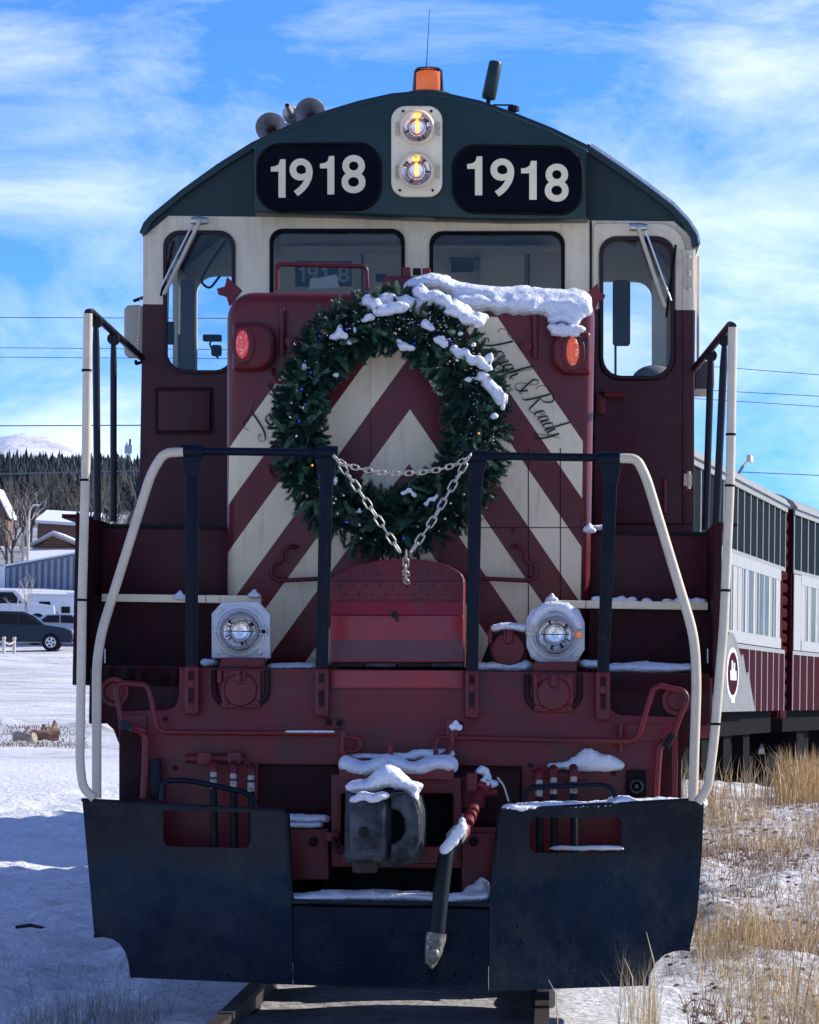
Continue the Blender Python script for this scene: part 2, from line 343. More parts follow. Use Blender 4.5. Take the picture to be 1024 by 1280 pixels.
def snow_lump(name, blobs, voxel=.008, disp=.012, label=None, seed=0, parent=None, mt=None):
    """blobs: (px, py, Y, rx px, rz px, ry metres) merged into one rounded drift"""
    b = B(); rj = random.Random(seed * 7 + 1)
    for (px, py, Y, rx, rz, ry) in blobs:
        c = P(px, py, Y); k = S(Y); b.ico(c, 1.0, 2, (rx / k, ry, rz / k))
        for q in range(2):
            f = rj.uniform(.35, .62); a = rj.uniform(0, 6.283); b.ico(c + Vector((rx / k * .75 * math.cos(a), rj.uniform(-.6, .4) * ry, rz / k * .7 * math.sin(a))), 1.0, 1, (rx / k * f, min(ry, rx / k) * f, rz / k * f))
    me = b.mesh(name)
    o = bpy.data.objects.new('t', me); COL.objects.link(o)
    md = o.modifiers.new('r', 'REMESH'); md.mode = 'VOXEL'; md.voxel_size = voxel
    sm = o.modifiers.new('s', 'SMOOTH'); sm.iterations = 7; sm.factor = .6
    m2 = bpy.data.meshes.new_from_object(o.evaluated_get(DG())); bpy.data.objects.remove(o); bpy.data.meshes.remove(me)
    co = np.empty(len(m2.vertices) * 3); m2.vertices.foreach_get('co', co)
    off = Vector((seed * 3.1, 0, 0))
    for v in m2.vertices:
        q = v.co * 9 + off; v.co += noise.noise_vector(q) * disp + noise.noise_vector(q * 2.9) * disp * .45 + noise.noise_vector(q * 12) * min(disp, .006) * .7
    m2.materials.clear(); m2.name = name
    o = link(name, m2, mt or M_snow, parent, True)
    if parent is None: tag(o, label, 'snow', 'snow lying on the locomotive')
    return o
# ------------------------------------------------------------------ ground
def vnoise(x, y, seed=0):
    xi = np.floor(x).astype(np.int64); yi = np.floor(y).astype(np.int64); fx = x - xi; fy = y - yi
    def h(a, b):
        n = (a * 374761393 + b * 668265263 + seed * 1442695041) & 0xffffffff
        n = ((n ^ (n >> 13)) * 1274126177) & 0xffffffff
        return ((n ^ (n >> 16)) & 0xffff) / 65535.0
    sx = fx * fx * (3 - 2 * fx); sy = fy * fy * (3 - 2 * fy)
    return (h(xi, yi) * (1 - sx) + h(xi + 1, yi) * sx) * (1 - sy) + (h(xi, yi + 1) * (1 - sx) + h(xi + 1, yi + 1) * sx) * sy
def fbm(x, y, o=4, seed=0):
    s = 0; a = .5
    for i in range(o): s = s + a * (vnoise(x, y, seed + i) - .5); x = x * 2.03 + 7.1; y = y * 2.03 + 3.7; a *= .5
    return s
def sstep(a, b, x):
    t = np.clip((x - a) / (b - a), 0, 1); return t * t * (3 - 2 * t)
LD = [0, 18, 22, 45, 60, 78, 100, 140, 180, 200, 250, 350, 600, 900, 1000, 1100, 1500, 12000]
LZ = [-.25, -.25, -.2, -.08, .0, .25, .6, 1.8, 3.0, 4.4, 7.5, 12.0, 27, 47.5, 50.5, 48.5, 20, -50]
RD = [0, 20, 23, 27, 31, 35, 38.3, 40, 46, 60, 1000, 12000]
RZ = [-.25, -.2, -.14, .02, .22, .42, .64, .66, .2, .1, -5, -60]
def track_x(Y):
    """centre line of the track: straight under the locomotive, bending right behind it"""
    return np.where(Y < 17, 0, np.where(Y < 21, .15 * (Y - 17) ** 2 / 8, .30 + .15 * (Y - 21)))
def height(X, Y):
    X = np.asarray(X, float); Y = np.asarray(Y, float); d = Y + 20
    tx = track_x(Y); off = X - tx
    L = np.interp(d, LD, LZ); Rr = np.interp(d, RD, RZ)
    wr = sstep(1.35, 2.0, off) ; wl = sstep(-1.3, -2.2, off)
    near = sstep(70, 55, d)
    z = -.13 * (1 - wr - wl) + L * wl + Rr * wr
    z = np.where(d > 70, np.interp(d, LD, LZ) * sstep(12, 2, X) + np.interp(d, RD, RZ) * sstep(2, 12, X), z * near + (1 - near) * (L * (1 - wr) + Rr * wr))
    amp = .035 + .05 * np.clip(np.abs(off) - .9, 0, 1)
    z = z + near * (fbm(X * 1.1, Y * .9, 3, 1) * amp * 2.4 + fbm(X * 3.2, Y * 6, 4, 5) * amp * 1.5 * sstep(-.8, -1.6, off) + fbm(X * 5, Y * 5, 3, 9) * amp * 1.3 * sstep(1.0, 1.6, off))
    z = z + (1 - near) * fbm(X * .12, Y * .12, 4, 3) * np.clip(d / 260, .35, 6)
    # little banks of ploughed snow and rubble along the far edge of the yard
    z = z + .42 * np.exp(-((Y - 62 + X * .4) / 2.4) ** 2) * (.6 + fbm(X * .9, Y * .5, 3, 12) * 1.6) * sstep(-4, -6, X)
    z = z + .32 * np.exp(-((Y - 150 - X * .3) / 4) ** 2) * sstep(-6, -12, X)
    return z
def lines(spec):
    out = []
    for a, b, s in spec: out += list(np.arange(a, b - 1e-6, s))
    return np.array(out + [spec[-1][1]])
xs = lines([(-3000, -600, 200), (-600, -150, 45), (-150, -40, 6), (-40, -12, 1.2), (-12, -6.4, .3), (-6.4, 6.6, .055), (6.6, 12, .4), (12, 60, 6), (60, 600, 90), (600, 3000, 400)])
ys = lines([(-600, -60, 60), (-60, -6, 4), (-6, -1, .5), (-1, 14, .06), (14, 30, .1), (30, 60, .3), (60, 150, 1.2), (150, 400, 6), (400, 1200, 30), (1200, 5000, 400)])
gx, gy = np.meshgrid(xs, ys); gz = height(gx, gy)
def grid_obj(name, gx, gy, gz, m):
    ny, nx = gx.shape; co = np.stack([gx, gy, gz], -1).reshape(-1, 3)
    i = np.arange(nx * ny).reshape(ny, nx); q = np.stack([i[:-1, :-1], i[:-1, 1:], i[1:, 1:], i[1:, :-1]], -1).reshape(-1, 4)
    me = bpy.data.meshes.new(name); me.vertices.add(len(co)); me.vertices.foreach_set('co', co.ravel())
    me.loops.add(q.size); me.loops.foreach_set('vertex_index', q.ravel()); me.polygons.add(len(q))
    me.polygons.foreach_set('loop_start', np.arange(0, q.size, 4)); me.polygons.foreach_set('loop_total', np.full(len(q), 4))
    me.update(); me.validate(); return link(name, me, m, None, True)
def ground_dirt(nt, pos, c):
    sp = N(nt, 'ShaderNodeSeparateXYZ'); nt.links.new(pos, sp.inputs[0])
    def nz(s, d=6.0, r=.6, sc=(1, 1, 1)):
        mp = N(nt, 'ShaderNodeMapping'); mp.inputs['Scale'].default_value = sc; nt.links.new(pos, mp.inputs[0])
        n = N(nt, 'ShaderNodeTexNoise', i_Scale=s, i_Detail=d, i_Roughness=r); nt.links.new(mp.outputs[0], n.inputs[0]); return n.outputs['Fac']
    def lin(x, a, b): 
        m = N(nt, 'ShaderNodeMapRange', interpolation_type='SMOOTHSTEP'); nt.links.new(x, m.inputs[0]); m.inputs[1].default_value = a; m.inputs[2].default_value = b; return m.outputs[0]
    right = lin(sp.outputs[0], 1.2, 1.9)
    m1 = mth(nt, 'MULTIPLY', right, ramp(nt, nz(6, 8, .7), [(.47, 0.0), (.60, .65)]))
    c = mixc(nt, m1, c, (.36, .27, .17))
    m2 = mth(nt, 'MULTIPLY', right, ramp(nt, nz(17, 6, .7), [(.55, 0.0), (.63, .75)]))
    c = mixc(nt, m2, c, (.16, .105, .075))
    # grey between the rails: dirty snow, its shade put into the colour
    mid = mth(nt, 'MULTIPLY', lin(sp.outputs[0], -1.0, -.7), lin(sp.outputs[0], 1.0, .7))
    c = mixc(nt, mth(nt, 'MULTIPLY', mid, ramp(nt, nz(5, 8, .7), [(.35, .45), (.6, .85)])), c, (.22, .22, .23))
    # tyre-packed dirt lines far off on the left
    far = mth(nt, 'MULTIPLY', lin(sp.outputs[1], 46, 60), lin(sp.outputs[1], 900, 500))
    c = mixc(nt, mth(nt, 'MULTIPLY', far, ramp(nt, nz(.5, 8, .75, (.35, 1, 1)), [(.44, 0.0), (.60, .75)])), c, (.46, .45, .46))
    c = mixc(nt, mth(nt, 'MULTIPLY', far, ramp(nt, nz(2.2, 8, .75, (.3, 1, 1)), [(.54, 0.0), (.60, .7)])), c, (.26, .23, .21))
    hill = lin(sp.outputs[1], 250, 340)
    c = mixc(nt, mth(nt, 'MULTIPLY', hill, ramp(nt, nz(.04, 8, .7), [(.45, .9), (.60, .35)])), c, (.11, .10, .095))
    return c
M_ground = snow_mat('snowy_ground', 9, .06, (.80, .81, .84), ground_dirt)
ground = grid_obj('ground', gx, gy, gz, M_ground); tag(ground, 'snow-covered rail yard ground rising to a wooded slope', kind='structure')
# far snowy mountain
mx = np.linspace(-900, 500, 90); my = np.linspace(3600, 5200, 30); gx2, gy2 = np.meshgrid(mx, my)
ridge = np.interp(gx2, [-900, -640, -585, -550, -517, -465, -380, -250, 500], [225, 268, 281, 276, 263, 252, 232, 170, 40])
gz2 = (ridge - 30) * np.exp(-((gy2 - 4400) / 480) ** 2) + fbm(gx2 * .012, gy2 * .006, 4, 21) * 16 + 30 - 0.10 * np.abs(gy2 - 4400) * .5
def mdirt(nt, pos, c):
    n = N(nt, 'ShaderNodeTexNoise', i_Scale=.012, i_Detail=8.0, i_Roughness=.7); nt.links.new(pos, n.inputs[0])
    return mixc(nt, ramp(nt, n.outputs['Fac'], [(.5, 0.0), (.62, .7)]), c, (.33, .34, .40))
tag(grid_obj('mountain', gx2, gy2, gz2, snow_mat('mountain_snow', .02, 6, (.78, .80, .86), mdirt)), 'distant bare snowy mountain above the trees', kind='structure')
# ------------------------------------------------------------------ railway track
track = empty('railway_track', (0, 0, 0), label='rusty rails with snowed-in sleepers running under the locomotive', cat='railway track')
RP = [(-.035, 0), (.035, 0), (.036, -.035), (.010, -.048), (.008, -.125), (.068, -.145), (.068, -.155), (-.068, -.155), (-.068, -.145), (-.008, -.125), (-.010, -.048), (-.036, -.035)]
yy = [-30] + list(np.arange(-6, 60, 2.0))
for sgn in (-1, 1):
    b = B(); prev = None
    for Y in yy:
        x = float(track_x(Y)) + sgn * .753
        ring = [b.bm.verts.new((x + a, Y, c)) for a, c in RP]
        if prev:
            for k in range(len(RP)): b.bm.faces.new((prev[k], prev[(k + 1) % 12], ring[(k + 1) % 12], ring[k]))
        prev = ring
    b.obj('rail', M_rust, track, 30)
tme = B().box(-1.25, 1.25, -.11, .11, -.30, -.165, .012).mesh('sleeper')
for i, Y in enumerate(np.arange(-5, 40, .55)):
    o = link('sleeper', tme, M_tie, track); o.location = (float(track_x(Y)), Y, 0); o.rotation_euler.z = random.uniform(-.02, .02)
# ------------------------------------------------------------------ passenger cars
M_ribw = mat('pale_ribs', (.27, .285, .29), .8, spec=.05, var=.1, nscale=10)
M_cgreen = mat('car_green', (.006, .013, .017), .85, spec=.03, var=.25)
M_cmar = mat('car_maroon', (.042, .005, .009), .85, spec=.03, var=.2)
M_wing = mat('car_window_glass', (.085, .10, .095), .4, var=.6, spec=.12, nscale=.9)  # grey-green base stands in for what the panes reflect
M_mtn = mat('mountain_decal_grey', (.20, .215, .22), .8, spec=.05, var=.15)
M_shade = mat('window_blind', (.38, .40, .38), .8, spec=.05, var=.1)
def passenger_car(A, ang, Ln, label, sills, decal):
    u = Vector((math.sin(ang), math.cos(ang), 0)); nrm = Vector((math.cos(ang), -math.sin(ang), 0))
    root = empty('passenger_car', (A[0], A[1], 0), math.pi / 2 - ang, label=label, cat='rail car', group='passenger cars coupled behind the locomotive')
    def SS(px, py):
        d = ray(px, py); q = Vector((A[0], A[1], 0)) - CAM; t = q.dot(nrm) / d.dot(nrm); p = CAM + d * t
        return (p - Vector((A[0], A[1], 0))).dot(u), p.z
    ZT, ZW1, ZW0, ZB, W = 4.02, 3.10, 2.17, 1.36, 2.75
    def cb(name, t0, t1, z0, z1, o0, o1, m, par=root, bev=0): return B().box(t0, t1, -o1, -o0, z0, z1, bev).obj(name, m, par)
    cb('body', 0, Ln, ZB, ZT - .05, -W, -.02, M_cmar)
    cb('upper_panel', 0, Ln, ZW1 + .04, ZT - .06, -.02, 0, M_cgreen)
    cb('lower_panel', 0, Ln, ZB, ZW0 - .05, -.02, 0, M_cmar)
    b = B(); prof = [(-W - .06, ZT - .06)] + [(-W / 2 + (W / 2 + .06) * math.sin(a), ZT - .06 + .34 * math.cos(a)) for a in np.linspace(-1.5, 1.5, 14)] + [(.06, ZT - .06)]
    b.poly([(-.05, -o, z) for o, z in prof], (Ln + .1, 0, 0)); rf = b.obj('roof', M_ribw, root, 50)
    cb('roof_gutter', -.05, Ln + .05, ZT - .13, ZT - .02, .003, .03, M_ribw)
    for z in (ZW1 + .03, ZW0 - .09): cb('waist_rail', 0, Ln, z, z + .05, .002, .012, M_ribw)
    rib = B().box(-.03, .03, -.011, 0, 0, 1, 0).mesh('rib')
    n = int(Ln / .72)
    for i in range(n + 1):
        t = .03 + i * (Ln - .06) / n
        for z0, z1 in ((ZW1 + .08, ZT - .13), (ZB, ZW0 - .09)):
            if z0 < 2 and decal and t < SS(932, 850)[0] and t > SS(886, 850)[0]: continue
            o = link('rib', rib, M_ribw, root); o.location = (t, -.001, z0); o.scale = (1, 1, z1 - z0)
    # window bands
    for (t0, t1, k) in sills:
        fr = B(); pw = (t1 - t0) / k
        fr.box(t0 - .25, t1 + .25, -.014, -.001, ZW1 - .10, ZW1 + .03); fr.box(t0 - .25, t1 + .25, -.02, -.001, ZW0 - .03, ZW0 + .10)
        for i in range(k + 1):
            hw = .22 if i in (0, k) else .055
            fr.box(t0 + i * pw - hw, t0 + i * pw + hw, -.0072, -.0012, ZW0 + .09, ZW1 - .09)
        f = fr.obj('window_frame', M_frm, root)
        for i in range(k):
            a, c = t0 + i * pw + .05, t0 + (i + 1) * pw - .05
            B().box(a, c, -.006, -.002, ZW0 + .08, ZW1 - .08).obj('pane', M_wing, f)
            if i % 2 == 0: B().box(a + .2 * pw, a + .30 * pw, -.012, -.007, ZW0 + .10, ZW1 - .10).obj('mullion', M_frm, f)
            if random.random() < .5: B().box(a + .55 * pw, a + .8 * pw, -.010, -.0065, ZW0 + .10, ZW1 - .10).obj('blind', M_shade, f)
    # end doors, diaphragm and underframe
    for t, s in (((0, -1),) if not decal else ()) + ((Ln, 1),):
        b = B(); nf = 17
        for i in range(nf):
            z = 1.25 + i * (2.75 / nf)
            b.box(min(t, t + s * .58), max(t, t + s * .58), .06, W - .1, z, z + 2.75 / nf * .82, .05)
        b.obj('diaphragm', M_cmar, root)
    M_ub = MATS.get('car_underside') or mat('car_underside', (.012, .012, .013), .9, spec=.02)
    cb('underframe', .2, Ln - .2, ZB - .28, ZB - .002, -W + .15, -.14, M_ub)
    for t in (1.7, Ln - 1.7):
        tr = cb('truck', t - 1.4, t + 1.4, .42, .78, -W + .35, -.35, M_ub)
        for q in (-.95, .95):
            for o_ in (-.55, -W + .55):
                B().lathe([(.12, -.08), (.42, -.08), (.46, -.07), (.46, .05), (.42, .06), (.12, .06)], (t + q, -o_, .46), (0, 1, 0), 20).obj('wheel', M_rust, tr)
    for i in range(7):
        t = 2.6 + i * (Ln - 5.2) / 6
        cb('equipment_box', t - .4, t + .35, .55 + .1 * (i % 3), ZB - .28, -W + .3, -.2 - .1 * (i % 2), M_ub)
    if decal:
        t0, z0 = SS(888, 893)
        pts = [(888, 893), (888, 838), (893, 815), (898, 826), (903, 800), (908, 790), (913, 792), (918, 805), (922, 822), (925, 818), (929, 845), (932, 840), (935, 862), (938, 878), (940, 890)]
        ss = [SS(*p) for p in pts]; dcl = B().poly([(t, -.004, max(z, ZB + .002)) for t, z in ss], (0, -.035, 0)).obj('mountain_emblem', M_mtn, root)
        cx, cz = SS(911, 842); rz = .29; rx = SS(918.5, 842)[0] - SS(911, 842)[0]
        def ell(f): return [(cx + rx * f * math.cos(a), -.0392, cz + rz * f * math.sin(a)) for a in np.linspace(0, 2 * math.pi, 33)[:-1]]
        B().poly(ell(1), (0, -.006, 0)).obj('round_badge', M_whit, dcl)
        e = [(x, y - .0062, z) for x, y, z in ell(.82)]; B().poly(e, (0, -.004, 0)).obj('badge_field', M_cmar, dcl)
        L5 = [(-.45, -.25), (.5, -.25), (.5, .1), (.25, .12), (.25, .42), (.05, .42), (.05, .2), (-.1, .2), (-.1, .5), (-.3, .5), (-.3, .15), (-.5, .1)]
        B().poly([(cx + a * rx, -.0495, cz + c * rz) for a, c in L5], (0, -.004, 0)).obj('badge_engine', M_whit, dcl)
        B().poly([(cx - .1, -.0392, ZB + .10), (cx + .25, -.0392, ZB + .10), (cx + .25, -.0392, ZB + .2), (cx - .1, -.0392, ZB + .2)], (0, -.006, 0)).obj('notice', M_whit, dcl)
    return root, SS
ANG1 = math.atan2(3.78 - 2.2, 10.5)
A1 = (2.2 - 1.6 * math.sin(ANG1) , 21 - 1.6 * math.cos(ANG1))
_u = Vector((math.sin(ANG1), math.cos(ANG1)))
def t_at(A, ang, px):
    d = ray(px, 800); nrm = Vector((math.cos(ang), -math.sin(ang), 0)); q = Vector((A[0], A[1], 0)) - CAM; t = q.dot(nrm) / d.dot(nrm)
    return (CAM + d * t - Vector((A[0], A[1], 0))).dot(Vector((math.sin(ang), math.cos(ang), 0)))
L1 = t_at(A1, ANG1, 980)
t2 = [t_at(A1, ANG1, x) for x in (892, 918, 922, 974)]
car1, SS1 = passenger_car(A1, ANG1, L1, 'red and green passenger car with grey mountain emblem right behind the locomotive', [(t2[0], t2[1], 3), (t2[2] + .15, t2[3] - .2, 5), (.8, t2[0] - 1.0, 4)], True)
g2 = .62
A2 = (A1[0] + _u.x * (L1 + g2) + .05, A1[1] + _u.y * (L1 + g2)); ANG2 = ANG1 + .035
L2 = 13.5
s2 = t_at(A2, ANG2, 1003)
car2, SS2 = passenger_car(A2, ANG2, L2, 'second red and green passenger car cut by the right edge', [(s2, s2 + 4.2, 5), (s2 + 5.4, L2 - .6, 4)], False)
B().box(.06, s2 - .27, -.012, -.001, 2.14, 3.12).obj('corner_panel', M_frm, car2)
# floodlight on roof
t, z = SS1(931, 583)
fl = B().tube([(t, .10, 4.05), (t, .02, 4.18), (t + .3, -.03, 4.28)], .018, 8).obj('lamp_arm', M_ribw, car1)
B().box(t + .2, t + .5, -.05, .0, 4.25, 4.33, .012).obj('floodlight', M_pipe, fl)
# ------------------------------------------------------------------ things on the left
def G(px, d):
    """ground point under picture column px at distance d"""
    dr = ray(px, 800); Y = d - 20; X = CAM.x + dr.x * (d / dr.y); return X, Y, float(height(X, Y))
M_suv = mat('dark_blue_car_paint', (.014, .018, .032), .3, var=.1, spec=.3, coat=.2)
M_silver = mat('silver_car_paint', (.42, .46, .52), .25, var=.05, coat=.6)
M_carw = mat('white_car_paint', (.68, .70, .72), .3, var=.04, coat=.5)
M_cgl = mat('car_glass', (.006, .007, .009), .1, var=.2, spec=.3)
M_tyre = mat('tyre_rubber', (.02, .02, .021), .8, var=.2)
M_beige = mat('beige_panel', (.42, .37, .28), .5, var=.08)
M_headl = mat('headlamp_plastic', (.7, .72, .74), .15, var=.1)
def vehicle(name, label, cat, prof, glassp, Wd, wheels, paint, loc, rz, lights=()):
    root = empty(name, loc, rz, label=label, cat=cat)
    n = len(prof); b = B()
    # tumblehome: cabin narrower than the flanks
    def half(z): return Wd / 2 - max(0, (z - .95)) * .22 - max(0, .35 - z) * .15
    bm = b.bm; secs = []
    for s in (-1, -.93, .93, 1):
        secs.append([bm.verts.new((x * (1 if abs(s) == .93 else .985), s * half(z), z if abs(s) == .93 else z * .985 + .012)) for x, z in prof])
    for a, c in zip(secs, secs[1:]):
        for k in range(n): bm.faces.new((a[k], a[(k + 1) % n], c[(k + 1) % n], c[k]))
    bm.faces.new(secs[0][::-1]); bm.faces.new(secs[-1])
    body = b.obj('body', paint, root, 40)
    for gp in glassp:
        for s in (-1, 1):
            pts = [(x, s * (half(z) + .012), z) for x, z in gp]
            B().poly(pts, (0, s * .03, 0)).obj('side_window', M_cgl, body)
    ws = B()
    for wx in wheels:
        for s in (-1, 1):
            wl = B().lathe([(.0, -.10), (.30, -.11), (.345, -.08), (.345, .08), (.30, .11), (.22, .11)], (wx, s * (Wd / 2 - .08), .345), (0, s, 0), 24).obj('wheel', M_tyre, root)
            r = B()
            for k in range(5):
                a = k * 2 * math.pi / 5
                r.poly([(wx + .05 * math.cos(a - .8), s * (Wd / 2 + .035), .345 + .05 * math.sin(a - .8)), (wx + .21 * math.cos(a - .22), s * (Wd / 2 + .035), .345 + .21 * math.sin(a - .22)), (wx + .21 * math.cos(a + .22), s * (Wd / 2 + .035), .345 + .21 * math.sin(a + .22)), (wx + .05 * math.cos(a + .8), s * (Wd / 2 + .035), .345 + .05 * math.sin(a + .8))], (0, s * .012, 0))
            r.lathe([(.20, 0), (.235, 0), (.235, .02), (.20, .02)], (wx, s * (Wd / 2 + .03), .345), (0, s, 0), 24, cap=False)
            r.obj('rim', M_alu, wl)
            B().lathe([(0, 0), (.40, 0), (.40, .02), (0, .02)], (wx, s * (Wd / 2 + .0), .36), (0, s, 0), 24).obj('wheel_arch', M_blk, body)
    for (x0, x1, z0, z1, mm, nm) in lights:
        for s in (-1, 1): B().box(x0, x1, s * (Wd / 2 - .30) - .2, s * (Wd / 2 - .30) + .2, z0, z1, .03).obj(nm, mm, body)
    return root
suvp = [(-2.3, .35), (-2.38, .8), (-2.3, 1.15), (-2.15, 1.62), (-1.7, 1.75), (.15, 1.73), (.62, 1.55), (1.15, 1.14), (2.05, 1.02), (2.36, .88), (2.44, .6), (2.38, .33)]
suvg = [[(-2.0, 1.18), (-1.85, 1.6), (-1.05, 1.63), (-1.05, 1.16)], [(-.98, 1.16), (-.98, 1.63), (-.1, 1.62), (-.1, 1.14)], [(-.03, 1.14), (-.03, 1.62), (.3, 1.58), (.95, 1.13)]]
x, y, z = G(26, 181); vehicle('suv', 'dark blue suv parked nose right in the snowy lot', 'car', suvp, suvg, 1.92, (-1.45, 1.42), M_suv, (x, y, z + .1), 0.06, [(2.22, 2.43, .78, .95, M_headl, 'headlight'), (2.30, 2.46, .4, .62, M_blk, 'grille')])
cap = B().box(-1.9, .1, -.7, .7, 1.742, 1.79, .02).obj('snow', M_snow); cap.location = (x, y, z); cap.rotation_euler.z = .06; tag(cap, 'thin snow on the roof of the dark blue suv', 'snow')
sedp = [(-2.3, .32), (-2.36, .75), (-2.1, 1.0), (-1.6, 1.06), (-.95, 1.42), (.25, 1.45), (1.15, 1.0), (2.0, .86), (2.32, .68), (2.34, .32)]
sedg = [[(-1.25, 1.05), (-.85, 1.36), (-.3, 1.38), (-.3, 1.03)], [(-.22, 1.03), (-.22, 1.38), (.22, 1.38), (.9, 1.0)]]
x, y, z = G(87, 186); vehicle('sedan', 'silver car parked behind the dark suv, half hidden by the white handrail post', 'car', sedp, sedg, 1.8, (-1.4, 1.38), M_silver, (x, y, z), -.12, [(2.2, 2.36, .6, .76, M_headl, 'headlight')])
x, y, z = G(4, 192); vehicle('pickup_truck', 'white pickup cab showing behind the dark suv at the left edge', 'truck', [(-2.8, .5), (-2.8, 1.15), (-.9, 1.15), (-.75, 1.85), (.55, 1.88), (1.1, 1.3), (2.4, 1.15), (2.5, .5)], [[(-.62, 1.2), (-.55, 1.75), (.4, 1.76), (.85, 1.25)]], 1.95, (-1.8, 1.6), M_carw, (x, y, z + .25), .15)
# motorhome
x, y, z = G(78, 203); rv = empty('camper_trailer', (x, y, z), .0, label='long white camper trailer with two small windows behind the parked cars', cat='camper')
k = 5000 / 203
def rb(name, x0, y0, x1, y1, d0, d1, m, par=rv, bev=0.0): return B().box((x0 - 78) / k, (x1 - 78) / k, d0, d1, (782 - y1) / k, (782 - y0) / k, bev).obj(name, m, par)
rvb = rb('body', 33, 741, 124, 777, 0, 2.4, M_carw, bev=.12)
rb('lower_panel', 45, 763, 72, 779, -.03, -.002, M_beige); rb('side_skirt', 73, 772, 118, 779, -.04, -.002, M_grey)
for (a, b_) in ((48, 62), (76, 87), (103, 112)):
    y0 = 751 if a == 48 else 757; f = rb('window', a, y0, b_, y0 + 8, -.05, -.002, M_blk, bev=.02)
    rb('pane', a + 1.5, y0 + 1.5, b_ - 5, y0 + 6.5, -.06, -.051, M_cgl, f); rb('pane', b_ - 4.5, y0 + 1.5, b_ - 1.5, y0 + 6.5, -.06, -.051, M_cgl, f)
rb('air_conditioner', 80, 738.5, 92, 741.5, .8, 1.6, M_whit, bev=.04); rb('awning_rail', 36, 742.5, 120, 743.8, -.09, -.002, M_grey); rb('wheel_box', 84, 776, 92, 783, .02, .3, M_tyre)
for a in (75, 82, 90, 97, 105): rb('vent', a, 767, a + 4, 770, -.02, -.003, M_grey)
# ribbed metal building
x, y, z = G(55, 255); k = 5000 / 255
M_bl = mat('blue_grey_siding', (.145, .18, .235), .5, var=.15, nscale=1.2, streak=.4); M_bl2 = mat('siding_ribs', (.25, .29, .35), .5, var=.1)
bd = empty('metal_shed', (x, y, z), 0, label='long blue-grey ribbed metal shed with a sloping roofline behind the camper', cat='shed')
def bz(px): return (748 - (722 - (px - 5) * .20)) / k
B().poly([((px - 55) / k, 0, zz) for px, zz in ((5, -.6), (5, bz(5)), (150, bz(150)), (150, -.6))], (0, 12, 0)).obj('wall', M_bl, bd)
B().poly([((px - 55) / k, -.25, zz) for px, zz in ((3, bz(3)), (3, bz(3) + .1), (150, bz(150) + .1), (150, bz(150)))], (0, 12.5, 0)).obj('roof_edge', M_snow, bd)
for px in range(8, 150, 8):
    B().box((px - 55) / k - .1, (px - 55) / k + .1, -.12, -.003, -.6, bz(px - 4) - .12).obj('rib', M_bl2, bd)
B().box((-30 - 55) / k, (5 - 55) / k - .003, -.2, 9, -.6, (748 - 722) / k).obj('white_end', M_whit, bd)
# houses
M_brn = mat('brown_siding', (.17, .085, .055), .7, var=.2, streak=.3); M_tan = mat('tan_trim', (.36, .28, .2), .7)
x, y, z = G(67, 350); k = 5000 / 350; hs = empty('house', (x, y, z), 0, label='brown gabled house with snowy roofs on the slope', cat='house')
def hp(name, pts, y0, dy, m, par=hs): return B().poly([((a - 67) / k, y0, (712 - b_) / k) for a, b_ in pts], (0, dy, 0)).obj(name, m, par)
hp('wall', [(37, 725), (37, 692), (64, 671), (98, 690), (120, 693), (120, 725)], 0, 9, M_brn)
hp('fascia', [(35, 684), (64, 669.5), (99, 683), (99, 686), (64, 672.5), (35, 687)], -.5, .49, M_tan)
hp('porch_wall', [(40, 693), (97, 693), (97, 688), (40, 688)], -.8, .79, M_tan)
fr = B(); fr.bm.faces.new([fr.bm.verts.new(v) for v in [((35 - 67) / k, -4, (712 - 712) / k + .2), ((97 - 67) / k, -4, .2), ((99 - 67) / k, -.9, (712 - 694) / k), ((37 - 67) / k, -.9, (712 - 694) / k)]])
me = fr.mesh('porch_roof'); o = link('porch_roof', me, M_snow, hs); o.modifiers.new('s', 'SOLIDIFY').thickness = .3
b = B()
for q0, q1 in (((34, 686), (64, 669)), ((64, 669), (102, 685))):
    b.poly([((q0[0] - 67) / k, .0, (712 - q0[1]) / k), ((q1[0] - 67) / k, 0, (712 - q1[1]) / k), ((q1[0] - 67) / k, 0, (712 - q1[1]) / k + .25), ((q0[0] - 67) / k, 0, (712 - q0[1]) / k + .25)], (0, 9.2, 0))
b.obj('roof', M_snow, hs)
x, y, z = G(72, 385); k = 5000 / 385; hs2 = empty('house', (x, y, z), 0, label='house with a broad plain white snow roof behind the brown gable', cat='house')
def hq(name, x0, y0, x1, y1, d0, d1, m): return B().box((x0 - 72) / k, (x1 - 72) / k, d0, d1, (705 - y1) / k, (705 - y0) / k).obj(name, m, hs2)
hq('wall', 44, 668, 110, 712, 0, 7, M_brn)
fr = B(); fr.bm.faces.new([fr.bm.verts.new(v) for v in [((42 - 72) / k, -.6, (705 - 670) / k), ((118 - 72) / k, -.6, (705 - 674) / k), ((118 - 72) / k, 5, (705 - 657) / k), ((47 - 72) / k, 5, (705 - 654) / k)]])
o = link('roof', fr.mesh('roof'), M_snow, hs2); o.modifiers.new('s', 'SOLIDIFY').thickness = .3
hq('chimney', 91, 655, 93, 664, 1, 1.6, M_brn)
x, y, z = G(-2, 420); k = 5000 / 420; hs3 = empty('house', (x, y, z), 0, label='small house with a steep snowy roof at the left edge', cat='house')
B().poly([(-2, 0, 0), (.55, 0, 0), (.55, 0, 3.2), (-.6, 0, 5.6), (-2, 0, 4.2)], (0, 6, 0)).obj('wall', M_brn, hs3)
